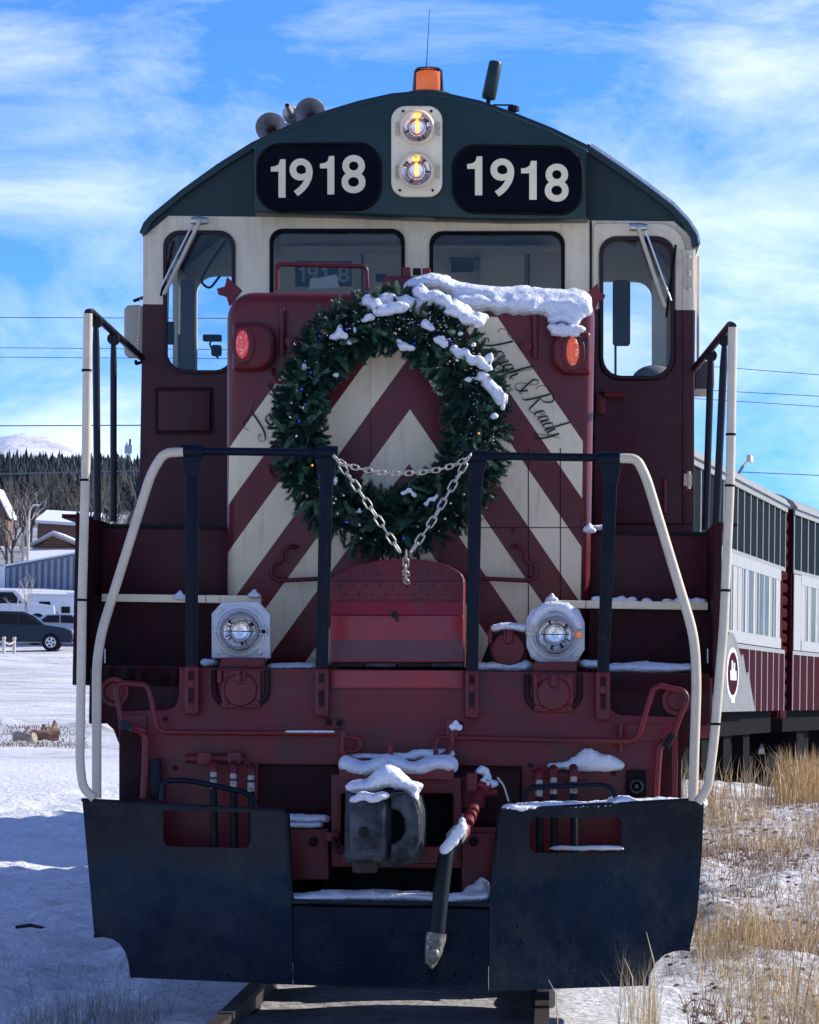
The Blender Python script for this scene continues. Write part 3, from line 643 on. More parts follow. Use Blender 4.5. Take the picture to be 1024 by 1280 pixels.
B().poly([(.9, -.3, 2.9), (.9, -.3, 3.2), (-.6, -.3, 6.1), (-2.2, -.3, 4.4), (-2.2, -.3, 4.1), (-.6, -.3, 5.7)], (0, 6.5, 0)).obj('roof', M_snow, hs3)
# street lamp, utility poles
x, y, z = G(33, 300); k = 5000 / 300
lp = empty('street_lamp', (x, y, z), 0, label='tall pale street lamp with a curved arm beside the brown house', cat='street lamp')
top = (865 - 640) / k + 1.55 - z
B().tube([(0, 0, -.3), (0, 0, top - 1.0), (.1, 0, top - .3), (.35, 0, top)], [.13, .12, .1, .08], 8, .4).obj('pole', M_pipe, lp); B().box(.3, .75, -.12, .12, top - .08, top + .06, .03).obj('lamp_head', M_grey, lp)
for i, (px, py, d, lb) in enumerate([(80, 615, 480, 'dark utility pole above the white snow roof'), (156, 560, 900, 'far lattice mast standing on the wooded ridge')]):
    x, y, z = G(px, d); k = 5000 / d; hh = (865 - py) / k + 1.55 - z
    up = empty('utility_pole' if i == 0 else 'radio_mast', (x, y, z), 0, label=lb, cat='pole' if i == 0 else 'mast')
    if i == 0:
        B().tube([(0, 0, -1), (0, 0, hh)], .16, 8).obj('pole', M_tie, up); B().box(-1, 1, -.08, .08, hh - .9, hh - .7).obj('crossarm', M_tie, up)
    else:
        b = B()
        for sx in (-1, 1): b.tube([(sx * .7, 0, -1), (sx * .35, 0, hh)], .14, 6)
        for q in range(9): b.tube([(.6 * (-1) ** q, 0, hh * q / 9), (-.6 * (-1) ** q, 0, hh * (q + 1) / 9)], .08, 5)
        b.obj('lattice', M_grey, up); B().box(-.8, .9, -.3, .3, hh - 2.4, hh - .6).obj('antenna_panel', M_grey, up); B().box(.2, .6, -.2, .2, hh - .6, hh + .8).obj('antenna_tip', M_sten, up)
# rope fence posts
for px, d in ((5, 168), (18, 170)):
    x, y, z = G(px, d); p = empty('fence_post', (x, y, z), 0, label=('thin rope fence post nearest the left edge' if px == 5 else 'thin rope fence post right of its twin, in front of the suv door'), cat='post')
    B().lathe([(.07, 0), (.07, .75), (.09, .76), (.09, .82), (.05, .86)], (0, 0, 0), (0, 0, 1), 10).obj('post', M_pipe, p)
x0, y0, z0 = G(5, 168); x1, y1, z1 = G(18, 170)
b = B().tube([(x0 + (x1 - x0) * t, y0 + (y1 - y0) * t, z0 + .68 + (z1 - z0) * t - .14 * math.sin(math.pi * t)) for t in np.linspace(0, 1, 9)], .03, 6).tube([(x0 - 1.2, y0, z0 + .66), (x0 - .6, y0, z0 + .54), (x0, y0, z0 + .68)], .03, 6)
tag(b.obj('rope', M_pipe), 'sagging pale rope strung between the two fence posts', 'rope')
# logs
for px, d, ln, rz, lb in ((52, 82, .72, .25, 'broken brown log with a dark cut end lying on the snow bank'), (32, 81, .5, -.35, 'lighter weathered log half buried left of the broken log'), (66, 83, .3, .6, 'short stub of wood at the right end of the snow bank')):
    x, y, z = G(px, d); b = B(); n = 7
    pts = [(ln * (t - .5), noise.noise(Vector((t * 3, px, 0))) * .08, .16 + noise.noise(Vector((t * 4, 0, px))) * .06) for t in np.linspace(0, 1, n)]
    b.tube(pts, [.10 + .03 * noise.noise(Vector((q, px * .3, 2))) for q in range(n)], 9); b.tube([pts[3], Vector(pts[3]) + Vector((.1, .05, .22))], .035, 6)
    o = b.obj('log', mat('log_wood_%d' % px, (.20, .11, .07) if px != 32 else (.36, .29, .22), .8, var=.4, nscale=9, bump=.01, bscale=20), smooth=50); o.location = (x, y, z); o.rotation_euler.z = rz; tag(o, lb, 'log')
x, y, z = G(50, 27.2)
o = B().tube([(-.13, 0, .02), (-.03, .01, .035), (.12, -.02, .01)], [.012, .014, .006], 7).obj('stick', M_tie); o.location = (x, y, z); tag(o, 'dark stick lying on the shaded snow at lower left', 'stick')
# conifers and bare trees
M_fir = mat('conifer_needles', (.026, .042, .042), .85, var=.6, nscale=.5, spec=.1, col2=(.12, .118, .12), c2amt=(.47, .62), c2scale=.35); M_fir2 = mat('grey_conifer_needles', (.05, .062, .058), .85, var=.4, nscale=.6)
M_bark = mat('grey_bark', (.06, .054, .05), .85, var=.3); M_birch = mat('pale_bark', (.36, .32, .28), .8, var=.3, nscale=3); M_twig = mat('grey_brown_twigs', (.055, .048, .046), .85, var=.3)
def fir_mesh(b, c, h, r, rng):
    lv = max(5, int(h / 1.2))
    for i in range(lv):
        z0 = h * (.10 + .9 * i / lv); rad = r * (1 - i / lv) ** .85 * rng.uniform(.75, 1.15) + .12
        nb = 9
        for k in range(nb):
            a = 2 * math.pi * k / nb + rng.uniform(-.4, .4); rl = rad * rng.uniform(.6, 1.15); dz = h / lv
            tip = Vector((rl * math.cos(a), rl * math.sin(a), z0 - dz * .5)); s = Vector((-math.sin(a), math.cos(a), 0)) * rl * .34
            v = [b.bm.verts.new(Vector(c) + q) for q in (Vector((0, 0, z0 + dz * 1.0)), tip * .6 + Vector((0, 0, z0 * .4 + dz * .1)) + s, tip, tip * .6 + Vector((0, 0, z0 * .4 + dz * .1)) - s)]
            b.bm.faces.new(v)
rng = random.Random(5)
firs = []
for kk in range(4):
    b = B(); fir_mesh(b, (0, 0, 0), 10, 2.0 + .3 * kk, rng); firs.append((b.mesh('crown'), B().tube([(0, 0, -1), (0, 0, 8)], [.22, .05], 6).mesh('trunk')))
def fir(px, d, h, mt, lb, grp, kk):
    x, y, z = G(px, d); t = empty('conifer_tree', (x, y, z), rng.uniform(0, 6), label=lb, cat='tree', group=grp); t.scale = (h / 10,) * 3
    m0 = firs[kk][0]; o = bpy.data.objects.new('crown', m0); COL.objects.link(o); o.parent = t
    if not m0.materials: m0.materials.append(mt)
    o2 = bpy.data.objects.new('trunk', firs[kk][1]); COL.objects.link(o2); o2.parent = t
    if not firs[kk][1].materials: firs[kk][1].materials.append(M_bark)
    return t
# individually visible conifers along the ridge and before the wood
for i in range(46):
    px = -4 + i * 4.1 + rng.uniform(-1.5, 1.5); d = rng.uniform(940, 985)
    fir(px, d, rng.uniform(3.8, 8.5) * (1.0 if px < 110 else .75), M_fir, 'dark conifer standing on the skyline of the wooded ridge', 'conifers along the ridge', i % 4)
# the mass of the wood
b = B(); n = 0
for i in range(2800):
    px = rng.uniform(-60, 185); d = rng.uniform(600, 940)
    lim = 600
    if d < lim + 40 * math.sin(px * .09): continue
    x, y, z = G(px, d); h = rng.uniform(3.2, 7)
    for i2 in range(3):
        z0 = z + h * (.05 + .28 * i2); rad = (1.9 - .55 * i2) * h / 8 * rng.uniform(.7, 1.2); v0 = b.bm.verts.new((x, y, z0 + h * .36)); ring = []
        for q in range(7):
            a = q * 2 * math.pi / 7 + rng.random(); ring.append(b.bm.verts.new((x + rad * math.cos(a) * rng.uniform(.6, 1.2), y + rad * math.sin(a), z0 - rng.uniform(-.5, .8))))
        for q in range(7): b.bm.faces.new((v0, ring[q], ring[(q + 1) % 7]))
tag(b.obj('conifer_wood', M_fir, smooth=False), 'dense dark conifer wood covering the slope under the ridge', 'wood', kind='stuff')
def bare_tree(px, d, h, mt, lb, seed, grp=None, spread=.45, lev=5, base=None, tw=None):
    rg = random.Random(seed); x, y, z = G(px, d)
    root = empty('bare_tree', (x, y, z), 0, label=lb, cat='tree', group=grp)
    tb = B(); cb_ = B(); m = d / 5000 * .5
    def grow(p, dr, ln, r, l):
        mid = p + dr * ln * .5 + Vector((rg.uniform(-1, 1), rg.uniform(-1, 1), 0)) * ln * .06; q = p + dr * ln
        (tb if l == 0 else cb_).tube([p, mid, q], [r, r * .85, r * .7], 5 if l < 2 else 3)
        if l >= lev: return
        for k_ in range(2 if l else 4):
            nd = (dr + Vector((rg.uniform(-1, 1), rg.uniform(-1, 1), rg.uniform(-.1, .6))) * spread * 1.6).normalized()
            grow(p + dr * ln * (rg.uniform(.45, 1) if k_ else 1), nd, ln * rg.uniform(.6, .8), max(r * .62, m * .28), l + 1)
    grow(Vector((0, 0, -.3)), Vector((rg.uniform(-.05, .05), 0, 1)), h * .36, h * .018, 0)
    tb.obj('trunk', mt, root, 60); cb_.obj('crown', tw or mt, root, 60)
    return root
bare_tree(30, 188, 3.6, M_birch, 'thin pale sapling standing just behind the dark suv', 3, lev=4, spread=.35)
bare_tree(15, 330, 7, M_bark, 'grey bare tree between street lamp and left edge', 4, tw=M_twig)
bare_tree(26, 345, 8, M_birch, 'pale-limbed bare tree just left of the street lamp', 5)
bare_tree(5, 310, 6, M_bark, 'bare tree cut by the left edge above the shed', 6, tw=M_twig)
bare_tree(112, 300, 9, M_bark, 'dark bushy bare tree seen between the handrail post and stanchion', 8, tw=M_twig, lev=6)
bare_tree(155, 320, 10, M_bark, 'bare tree seen left of the cab wall behind the handrail', 9, tw=M_twig, lev=6)
for i in range(48):
    px = rng.uniform(-5, 180); d = rng.uniform(400, 620)
    bare_tree(px, d, rng.uniform(5, 9), M_bark, 'grey leafless tree in the brushy slope below the wood', 30 + i, 'leafless trees on the slope', tw=M_twig, lev=4, spread=.6)
# overhead wires
M_wire = mat('wire_grey', (.10, .12, .16), .5)
def wire(px0, py0, px1, py1, d, lb, r=.012, sag=.0):
    a = P(px0, py0, d - 20); c = P(px1, py1, d - 20); pts = [a.lerp(c, t) + Vector((0, 0, -sag * 4 * t * (1 - t))) for t in np.linspace(0, 1, 9)]
    tag(B().tube(pts, r, 5).obj('overhead_wire', M_wire), lb, 'wire', 'overhead wires')
wire(-200, 396, 640, 399.5, 75, 'highest overhead wire crossing the sky left of the cab mirror', .008)
wire(-200, 433, 640, 440, 90, 'overhead wire below the highest one, upper of a close pair', .008)
wire(-200, 445, 640, 451, 90, 'overhead wire, lower of the close pair left of the mirror', .008)
wire(-200, 533, 640, 530, 80, 'overhead wire crossing just above the mountain', .012)
wire(-200, 597, 175, 588, 160, 'pale overhead wire crossing in front of the conifer wood', .03)
wire(850, 455, 1300, 490, 85, 'highest overhead wire right of the cab', .008)
wire(850, 486, 1300, 510, 85, 'middle overhead wire right of the cab', .008)
wire(850, 497, 1300, 526, 85, 'lower overhead wire right of the cab', .008)
wire(925, 590, 1300, 606, 100, 'overhead wire just above the passenger car roof', .011)
# ------------------------------------------------------------------ dry grass
def blades(name, mt, pts, hmin, hmax, wd, lean, label, rs, seeds=0.0):
    rg = np.random.default_rng(rs); n = len(pts); X, Y = pts[:, 0], pts[:, 1]; Z = height(X, Y) - .02
    h = rg.uniform(hmin, hmax, n) * pts[:, 2]; a = rg.uniform(0, 2 * np.pi, n); ln = np.abs(rg.normal(0, lean, n)) * h; wv = wd * rg.uniform(.6, 1.3, n)
    px_, py_ = np.cos(a), np.sin(a); b0 = np.stack([X, Y, Z], 1)
    side = np.stack([-py_ * wv * .0 + wv, np.zeros(n), np.zeros(n)], 1)   # blades face along the track, width across it
    ang = rg.uniform(-.9, .9, n); side = np.stack([wv * np.cos(ang), wv * np.sin(ang), np.zeros(n)], 1)
    mid = b0 + np.stack([px_ * ln * .35, py_ * ln * .35, h * .6], 1); tip = b0 + np.stack([px_ * ln, py_ * ln, h], 1)
    co = np.stack([b0 - side, b0 + side, mid + side * .8, mid - side * .8, tip], 1).reshape(-1, 3)
    i = np.arange(n) * 5; q = np.stack([i, i + 1, i + 2, i + 3], 1); t = np.stack([i + 3, i + 2, i + 4], 1)
    me = bpy.data.meshes.new(name); me.from_pydata(co.tolist(), [], q.tolist() + t.tolist())
    return tag(link(name, me, mt), label, 'grass', kind='stuff')
def gmat(name, c1, c2):
    m = bpy.data.materials.new(name); m.use_nodes = True; nt = m.node_tree; p = nt.nodes['Principled BSDF']
    g = N(nt, 'ShaderNodeNewGeometry'); n = N(nt, 'ShaderNodeTexNoise', i_Scale=18.0, i_Detail=3.0); nt.links.new(g.outputs['Position'], n.inputs[0])
    nt.links.new(mixc(nt, ramp(nt, n.outputs['Fac'], [(.35, 0.0), (.65, 1.0)]), c1, c2), p.inputs['Base Color']); p.inputs['Roughness'].default_value = .7
    return m
M_grass = gmat('dry_grass', (.54, .34, .13), (.80, .62, .34)); M_weed = gmat('dead_weeds', (.17, .10, .07), (.40, .28, .18)); M_dkg = gmat('frosted_grass', (.13, .12, .11), (.33, .31, .28))
rg = np.random.default_rng(11)
def scatter(n, x0, x1, y0, y1, dens, seed):
    X = rg.uniform(x0, x1, n); Y = rg.uniform(y0, y1, n); f = fbm(X * 1.3, Y * .8, 4, seed) + .5
    keep = rg.random(n) < dens(X, Y, f); return np.stack([X[keep], Y[keep], (.6 + .8 * f[keep])], 1)
clump = lambda f, a, b: np.clip((f - a) / (b - a), 0, 1) ** 1.5
pts = scatter(120000, 1.55, 6.5, -2.5, 17.5, lambda X, Y, f: (.010 + .10 * sstep(5, 2, Y) + .9 * clump(f, .53, .68)) * sstep(1.45, 2.0, X) * .75, 41)
blades('dry_grass', M_grass, pts, .10, .34, .0016, .45, 'golden dry grass sticking out of the snow to the right of the track', 1)
pts = scatter(26000, 1.75, 7, 16.2, 18.6, lambda X, Y, f: (.03 + .97 * clump(f, .50, .64)) * (.28 + .72 * sstep(2.35, 2.9, X)), 43)
blades('tall_grass', M_grass, pts, .16, .50, .0045, .3, 'taller golden grass along the bank in front of the passenger cars', 2)
pts = scatter(50000, 1.5, 6.5, -2, 17, lambda X, Y, f: .16 * sstep(1.45, 2.0, X) + .7 * clump(f, .50, .62), 47)
blades('dead_weeds', M_weed, pts, .03, .16, .0026, .9, 'dark reddish dead weeds scattered through the snow to the right', 3)
pts = scatter(50000, 1.05, 2.3, -1.1, -.45, lambda X, Y, f: .16 * np.exp(-((X - 1.56) / .22) ** 2) * (f > .42), 49)
blades('tuft_grass', M_grass, pts, .14, .46, .0015, .22, 'pale grass tuft growing up before the right end of the plow', 4)
pts = scatter(30000, -3.2, -1.15, -1.5, 4.8, lambda X, Y, f: .02 + .55 * clump(f, .58, .70), 53)
blades('frosted_grass', M_dkg, pts, .05, .20, .0014, .6, 'grey frosted grass poking through the shaded snow at lower left', 5)
# a few single stalks before the plow
for i, (px, py0, py1, Y) in enumerate([(985, 1275, 1150, -1.2), (996, 1270, 1185, -1.1), (795, 1245, 1198, -1.4), (822, 1240, 1165, -1.5), (700, 1262, 1225, -.9)]):
    a = P(px, py0, Y); c = P(px + (25 if i < 2 else -14), py1, Y)
    b = B().tube([a - Vector((0, 0, .25)), a.lerp(c, .5) + Vector((.01, 0, 0)), c], [.004, .003, .0012], 5)
    if i < 2:
        for t in np.linspace(.35, 1, 9): b.tube([a.lerp(c, t), a.lerp(c, t) + Vector((random.uniform(-.05, .05), 0, .04))], .0016, 4)
    tag(b.obj('weed_stalk', M_weed if i < 2 else M_grass), ['tall dark branching weed stalk near the right bottom corner', 'second dark weed stalk beside the tall branching one', 'bent pale stalk crossing the plow bottom', 'straight pale stalk before the right end of the plow', 'short stalk beside the right rail'][i], 'weed')

pts = scatter(9000, -6.5, -4.2, 56, 68, lambda X, Y, f: .04 + .5 * clump(f, .5, .62), 61)
pts2 = []
for i in range(900):
    X, Y, Z = G(rg.uniform(-10, 112), rg.uniform(79, 85)); pts2.append((X, Y, rg.uniform(.4, 1.1)))
blades('bank_weeds', M_weed, np.array(pts2), .03, .17, .008, .8, 'brown weeds and rubble poking out of the snow bank around the logs', 8)

# clods and small stones lying in the snow to the right
V, Fc = [], []
ico = bmesh.new(); bmesh.ops.create_icosphere(ico, subdivisions=1, radius=1); iv = [v.co.copy() for v in ico.verts]; jf = [tuple(v.index for v in f.verts) for f in ico.faces]; ico.free()
pts = scatter(9000, 1.5, 6, -2, 16.5, lambda X, Y, f: .12 + .6 * clump(f, .5, .6), 71)
for X, Y, q in pts:
    r_ = float(rg.uniform(.006, .028)); n = len(V); z = float(height(X, Y)); V += [(X + v.x * r_ * rg.uniform(.7, 1.4), Y + v.y * r_ * 1.3, z + v.z * r_ * .6) for v in iv]; Fc += [tuple(n + k for k in f) for f in jf]
me = bpy.data.meshes.new('stones'); me.from_pydata(V, [], Fc); tag(link('stones', me, mat('clod_brown', (.20, .14, .11), .9, var=.6, nscale=7), None, True), 'brown clods and stones scattered in the snow to the right', 'stones', kind='stuff')
# ------------------------------------------------------------------ locomotive
loco = empty('locomotive', (0, 0, 0), label='maroon, cream and green diesel locomotive numbered 1918 facing the viewer with a snow plow', cat='locomotive')
YC, YN, YF = 3.0, 1.1, .35
# --- cab
def paint_by_height(name, c_hi, c_mid, c_lo, zg, zm, xc, a, bsl):
    m = mat(name, c_lo, .42, var=.1, bump=.0005, bscale=18, spec=.3); nt = m.node_tree; p = nt.nodes['Principled BSDF']
    tc = N(nt, 'ShaderNodeTexCoord'); sp = N(nt, 'ShaderNodeSeparateXYZ'); nt.links.new(tc.outputs['Object'], sp.inputs[0])
    drop = mth(nt, 'MULTIPLY', mth(nt, 'MAXIMUM', mth(nt, 'SUBTRACT', mth(nt, 'ABSOLUTE', mth(nt, 'SUBTRACT', sp.outputs[0], xc)), a), 0.0), bsl)
    hi = mth(nt, 'GREATER_THAN', mth(nt, 'ADD', sp.outputs[2], drop), zg); mid = mth(nt, 'GREATER_THAN', sp.outputs[2], zm)
    n = N(nt, 'ShaderNodeTexNoise', i_Scale=3.0, i_Detail=8.0, i_Roughness=.65); nt.links.new(tc.outputs['Object'], n.inputs[0])
    mp = N(nt, 'ShaderNodeMapping'); mp.inputs['Scale'].default_value = (24, 24, 1.3); nt.links.new(tc.outputs['Object'], mp.inputs[0])
    n2 = N(nt, 'ShaderNodeTexNoise', i_Scale=1.0, i_Detail=4.0); nt.links.new(mp.outputs[0], n2.inputs[0])
    c = mixc(nt, mid, c_lo, c_mid); c = mixc(nt, hi, c, c_hi)
    dk = mth(nt, 'MULTIPLY', ramp(nt, n.outputs['Fac'], [(.40, 0.0), (.75, 1.0)]), .25); dk = mth(nt, 'ADD', dk, mth(nt, 'MULTIPLY', ramp(nt, n2.outputs['Fac'], [(.5, 0.0), (.7, 1.0)]), .16))
    c = mixc(nt, dk, c, (.06, .05, .05)); nt.links.new(c, p.inputs['Base Color']); return m
chips(M_mar, (.03, .018, .018), 24, .08, .8); chips(M_marb, (.05, .02, .02), 20, .08, .8); chips(M_cream, (.2, .11, .06), 24, .07, .7)
zg = P(500, 273, YC).z; zm = P(500, 384, YC).z; xc = P(524, 400, YC).x
M_cab = paint_by_height('cab_paint', GREEN, CREAM, (0.062, 0.007, 0.012), zg, zm, xc, P(842, 300, YC).x - xc, .85)
arch = [(179, 293), (184, 281), (192, 272), (230, 241), (275, 209), (318, 182), (370, 158), (410, 143), (450, 131), (490, 122), (522, 119), (556, 121), (600, 131), (640, 145), (690, 165), (735, 187), (770, 210), (805, 235), (838, 260), (856, 279), (867, 296), (870, 310)]
W1 = rr(205, 289, 293, 466, 0, r4=(20, 20, 22, 26)); W2 = rr(338, 287, 505, 405, 16); W3 = rr(538, 290, 705, 408, 16); W4 = rr(751, 297, 842, 473, 0, r4=(20, 22, 26, 24))
cab = plate('cab', arch + [(866, 700), (869, 700), (863, 750), (178, 742)], YC, .05, M_cab, loco, holes=[W1, W2, W3, W4])
Ypl, Yd = YC - .02, YC
M_fr = mat('dark_frame_paint', (.022, .008, .014), .5, spec=.3)
# doors laid over the wall, each with its own window
doorR = plate('cab_door', rr(742, 279, 857, 655, 0, r4=(6, 34, 4, 4)), YC - .025, .022, M_cab, loco, holes=[rr(749, 295, 844, 475, 0, r4=(22, 24, 28, 26))], bev=.006)
plate('door_seam', rr(737, 276, 740, 655, 0), YC - .006, .004, M_sten, doorR)
plate('door_post', rr(853, 312, 868, 655, 0), YC - .035, .03, M_cab, loco, bev=.006)
for py in (330, 352, 600): c = P(861, py, YC - .04); B().lathe([(.012, -.05), (.012, .05)], c, (0, 0, 1), 10).box(c.x - .028, c.x + .02, c.y - .008, c.y, c.z - .035, c.z + .035).obj('hinge', M_pipe, doorR)
b = B(); b.tube([P(752, 492, YC - .03), P(757, 493, YC - .09), P(781, 494, YC - .09)], .016, 8); c = P(751, 505, YC - .03); b.box(c.x - .03, c.x + .03, c.y - .03, c.y, c.z - .06, c.z + .06, .01)
b.obj('door_handle', M_mar, doorR)
b = B(); b.tube([P(831, 600, YC - .04), P(831, 600, YC - .07), P(831, 640, YC - .07), P(831, 640, YC - .04)], .012, 8); b.obj('grab_handle', M_mar, loco)
plate('raised_panel', rr(198, 488, 263, 539, 3), YC - .022, .02, M_cab, loco, bev=.006)
plate('panel_frame', rr(194, 484, 267, 543, 3), YC - .008, .006, M_mard, loco)
plate('wall_seam', rr(238, 655, 241, 742, 0), YC - .006, .004, M_sten, loco)
for wn, (w, off) in enumerate(((W1, 5), (W2, 5), (W3, 5), (W4, 5))):
    cx = sum(p[0] for p in w) / len(w); cy = sum(p[1] for p in w) / len(w)
    hx = max(p[0] for p in w) - cx; hy = max(p[1] for p in w) - cy
    inn = [(cx + (x - cx) * (1 - 3.5 / hx), cy + (y - cy) * (1 - 3.5 / hy)) for x, y in w]; outw = [(cx + (x - cx) * (1 + 1.2 / hx), cy + (y - cy) * (1 + 1.2 / hy)) for x, y in w]
    yw = YC - (.04 if wn == 3 else .016)
    wo_ = plate('window_frame', outw, yw, .03, M_blk if wn in (1, 2) else M_fr, loco, holes=[inn], bev=.004)
    plate('pane', [(cx + (x - cx) * (1 - 2.5 / hx), cy + (y - cy) * (1 - 2.5 / hy)) for x, y in w], YC + .012, .006, M_glass, wo_)
# roof shell, side walls, rear wall, floor
ap = [P(x, y, YC) for x, y in arch]; mid = Vector((xc, 0, P(500, 420, YC).z))
def offs(p, d):
    v = Vector((p.x - mid.x, 0, p.z - mid.z)).normalized(); return Vector((p.x, 0, p.z)) + v * d
outp = [offs(p, .018) for p in ap]; inp = [offs(p, -.02) for p in ap]
b = B(); b.poly([Vector((p.x, YC - .05, p.z)) for p in outp + inp[::-1]], (0, 2.45, 0)); b.obj('roof', M_green, loco, 50)
XL, XR = ap[0].x, ap[-1].x; zt = ap[0].z; zf = P(500, 742, YC).z - .2
for X0, X1 in ((XL, XL + .04), (XR - .04, XR)):
    b = B(); zb0, zb1 = P(200, 455, YC).z, P(200, 315, YC).z
    b.box(X0, X1, YC + .05, YC + 2.35, zf, zb0).box(X0, X1, YC + .05, YC + 2.35, zb1, zt).box(X0, X1, YC + .05, YC + .35, zb0, zb1).box(X0, X1, YC + 1.95, YC + 2.35, zb0, zb1).box(X0, X1, YC + 1.1, YC + 1.2, zb0, zb1)
    b.obj('side_wall', M_cab, loco)
YR = YC + 2.3
plate('rear_wall', [proj(Vector((p.x, YR, p.z))) for p in [P(x, y, YC) for x, y in arch + [(869, 752), (178, 742)]]], YR, .05, M_cabin, loco, holes=[rr(246, 345, 292, 470, 0, r4=(22, 0, 0, 0)), rr(752, 352, 815, 480, 0, r4=(0, 20, 0, 0))])
B().box(XL, XR, YC + .05, YR, zf - .05, zf).obj('floor', M_cabd, loco)
# fittings inside the cab seen through the glass
plate('ceiling_duct', rr(352, 292, 500, 310, 3), YR - .3, .2, M_cabin, loco, bev=.01); plate('shelf', rr(352, 307, 700, 311, 1), YR - .35, .3, M_cabin, loco)
for (x0, y0, x1, y1, m_) in ((412, 289, 436, 297, M_cabd), (470, 342, 482, 352, M_cabd), (564, 326, 592, 340, M_cabd), (562, 322, 600, 325, M_cabd)):
    plate('notice_plate', rr(x0, y0, x1, y1, 1), YR - .06, .02, M_cabd, loco)
for x in (452, 612, 660): plate('panel_seam', rr(x, 312, x + 2, 400, 0), YR - .02, .015, M_cabd, loco)
plate('door_in_wall', rr(600, 300, 655, 420, 2), YR - .03, .02, M_cabin, loco, bev=.004)
def wallstrip(n, x0, y0, x1, y1, Y, m_, th=.03, r=1): return plate(n, rr(x0, y0, x1, y1, r), Y, th, m_, loco)
wallstrip('window_post', 226, 350, 243, 470, YC + 1.0, M_cabd); wallstrip('window_post', 216, 292, 222, 470, YC + .6, M_cabin); wallstrip('mirror_bracket', 208, 402, 217, 430, YC + .4, M_blk, .05)
wallstrip('curtain', 766, 350, 788, 432, YC + 1.4, M_cabd, .04, 4); wallstrip('curtain_rod', 768, 432, 771, 475, YC + 1.4, M_cabd, .02); wallstrip('window_post', 815, 345, 833, 470, YC + 1.2, M_cabin)
tubep('cable', [(268, 420), (262, 430), (268, 442), (273, 448)], YC + .5, 1.2, M_blk, loco, .01, 6); b = B(); c = P(266, 422, YC + .5); b.box(c.x - .06, c.x + .05, c.y, c.y + .06, c.z - .02, c.z + .02, .008); c = P(270, 437, YC + .5); b.box(c.x - .03, c.x + .03, c.y, c.y + .08, c.z - .035, c.z + .03, .015); b.obj('radio_microphone', M_blk, loco)
b = B(); c = P(818, 478, YC + 1.0); b.ico(c, .14, 3, (1.0, 1, .75)); c = P(793, 480, YC + .9); b.ico(c, .10, 3, (1.6, 1, .4)); b.obj('seat', M_seat, loco, True)
b = B(); c = P(800, 290, YC + 1.6); 
for k in range(5):
    a = k * 1.2566; b.box(c.x - .02, c.x + .02, c.y, c.y + .02, c.z - .02, c.z + .02); b.poly([c, c + Vector((.10 * math.cos(a), 0, .10 * math.sin(a))), c + Vector((.10 * math.cos(a + .7), .02, .10 * math.sin(a + .7)))], (0, .01, 0))
fan = b.obj('fan', M_cabd, loco); 
tubep('hose', [(283, 300), (262, 330), (250, 352), (262, 362), (275, 345)], YC + 1.2, 1.6, M_blk, loco, .05)
# --- digits
def glyph(ch, bold=.012, ext=.01):
    cu = bpy.data.curves.new('g', 'FONT'); cu.body = ch; cu.size = 1; cu.extrude = .5; cu.offset = bold; cu.resolution_u = 6
    o = bpy.data.objects.new('g', cu); COL.objects.link(o); me = bpy.data.meshes.new_from_object(o, depsgraph=DG()); bpy.data.objects.remove(o); bpy.data.curves.remove(cu); return me
GL = {c: glyph(c, .016) for c in '98'}
_b = B(); _b.poly([(1, -.5, 1), (.64, -.5, 1), (.54, -.5, .87), (.32, -.5, .82), (0, -.5, .80), (0, -.5, .68), (.52, -.5, .68), (.52, -.5, 0), (1, -.5, 0)], (0, 1, 0))
GL['1'] = _b.mesh('one')
for v in GL['1'].vertices: v.co = Vector((v.co.x, v.co.z, -v.co.y))
def digit(ch, x0, y0, x1, y1, Y, th, m_, parent):
    me = GL[ch].copy(); me.name = 'digit'; co = np.array([v.co[:] for v in me.vertices]); mn, mxx = co.min(0), co.max(0)
    for v, c in zip(me.vertices, co):
        u = (c - mn) / (mxx - mn); p = P(x0 + (x1 - x0) * u[0], y1 + (y0 - y1) * u[1], Y); p.y += th * (1 - u[2]); v.co = p
    me.materials.clear(); return link('digit', me, m_, parent)
# --- brow with headlights and number boards
brow = plate('brow', [(318, 182), (370, 157), (410, 142), (450, 130), (490, 121), (522, 118), (556, 120), (600, 130), (640, 144), (690, 164), (735, 187), (735, 273), (640, 274), (525, 271), (420, 267), (318, 265)], YC - .27, .24, M_green, loco, bev=.012)
plate('brow_seam', rr(733.2, 190, 735.8, 272, 0), YC - .274, .004, M_sten, brow)
for (q, digs) in ((rr(320, 178, 477, 264, 30, n=8), [('1', 338.6, 199, 357, 247), ('9', 362, 198, 391, 245), ('1', 400, 195, 418, 243), ('8', 427, 193.6, 457, 241.5)]),
                  (rr(565, 180, 729, 267, 30, n=8), [('1', 584, 195.5, 603, 244), ('9', 613, 198, 643, 245.5), ('1', 651.5, 201, 671, 249.5), ('8', 681, 204.5, 711, 252)])):
    tl = .015 if digs[0][1] > 500 else -.03
    cx0 = sum(p[0] for p in q) / len(q); q = [(x, y + (x - cx0) * (.015 if cx0 > 500 else -.01) + (0 if cx0 < 500 else 1)) for x, y in q]
    cy0 = sum(p[1] for p in q) / len(q)
    ins = [(cx0 + (x - cx0) * .955, cy0 + (y - cy0) * .92) for x, y in q]
    nb = plate('number_board', ins, YC - .278, .01, M_num, loco)
    plate('gasket', q, YC - .295, .028, M_blk, nb, holes=[ins], bev=.009)
    for ch, x0, y0, x1, y1 in digs: digit(ch, x0, y0, x1, y1, YC - .287, .008, mat('digit_cream', (.86, .73, .47), .5, var=.05) if 'digit_cream' not in MATS else MATS['digit_cream'], nb)
hp_ = plate('headlight_housing', rr(489, 132, 553, 246, 18, n=8), YC - .31, .04, M_cream, loco, bev=.012)
b = B()
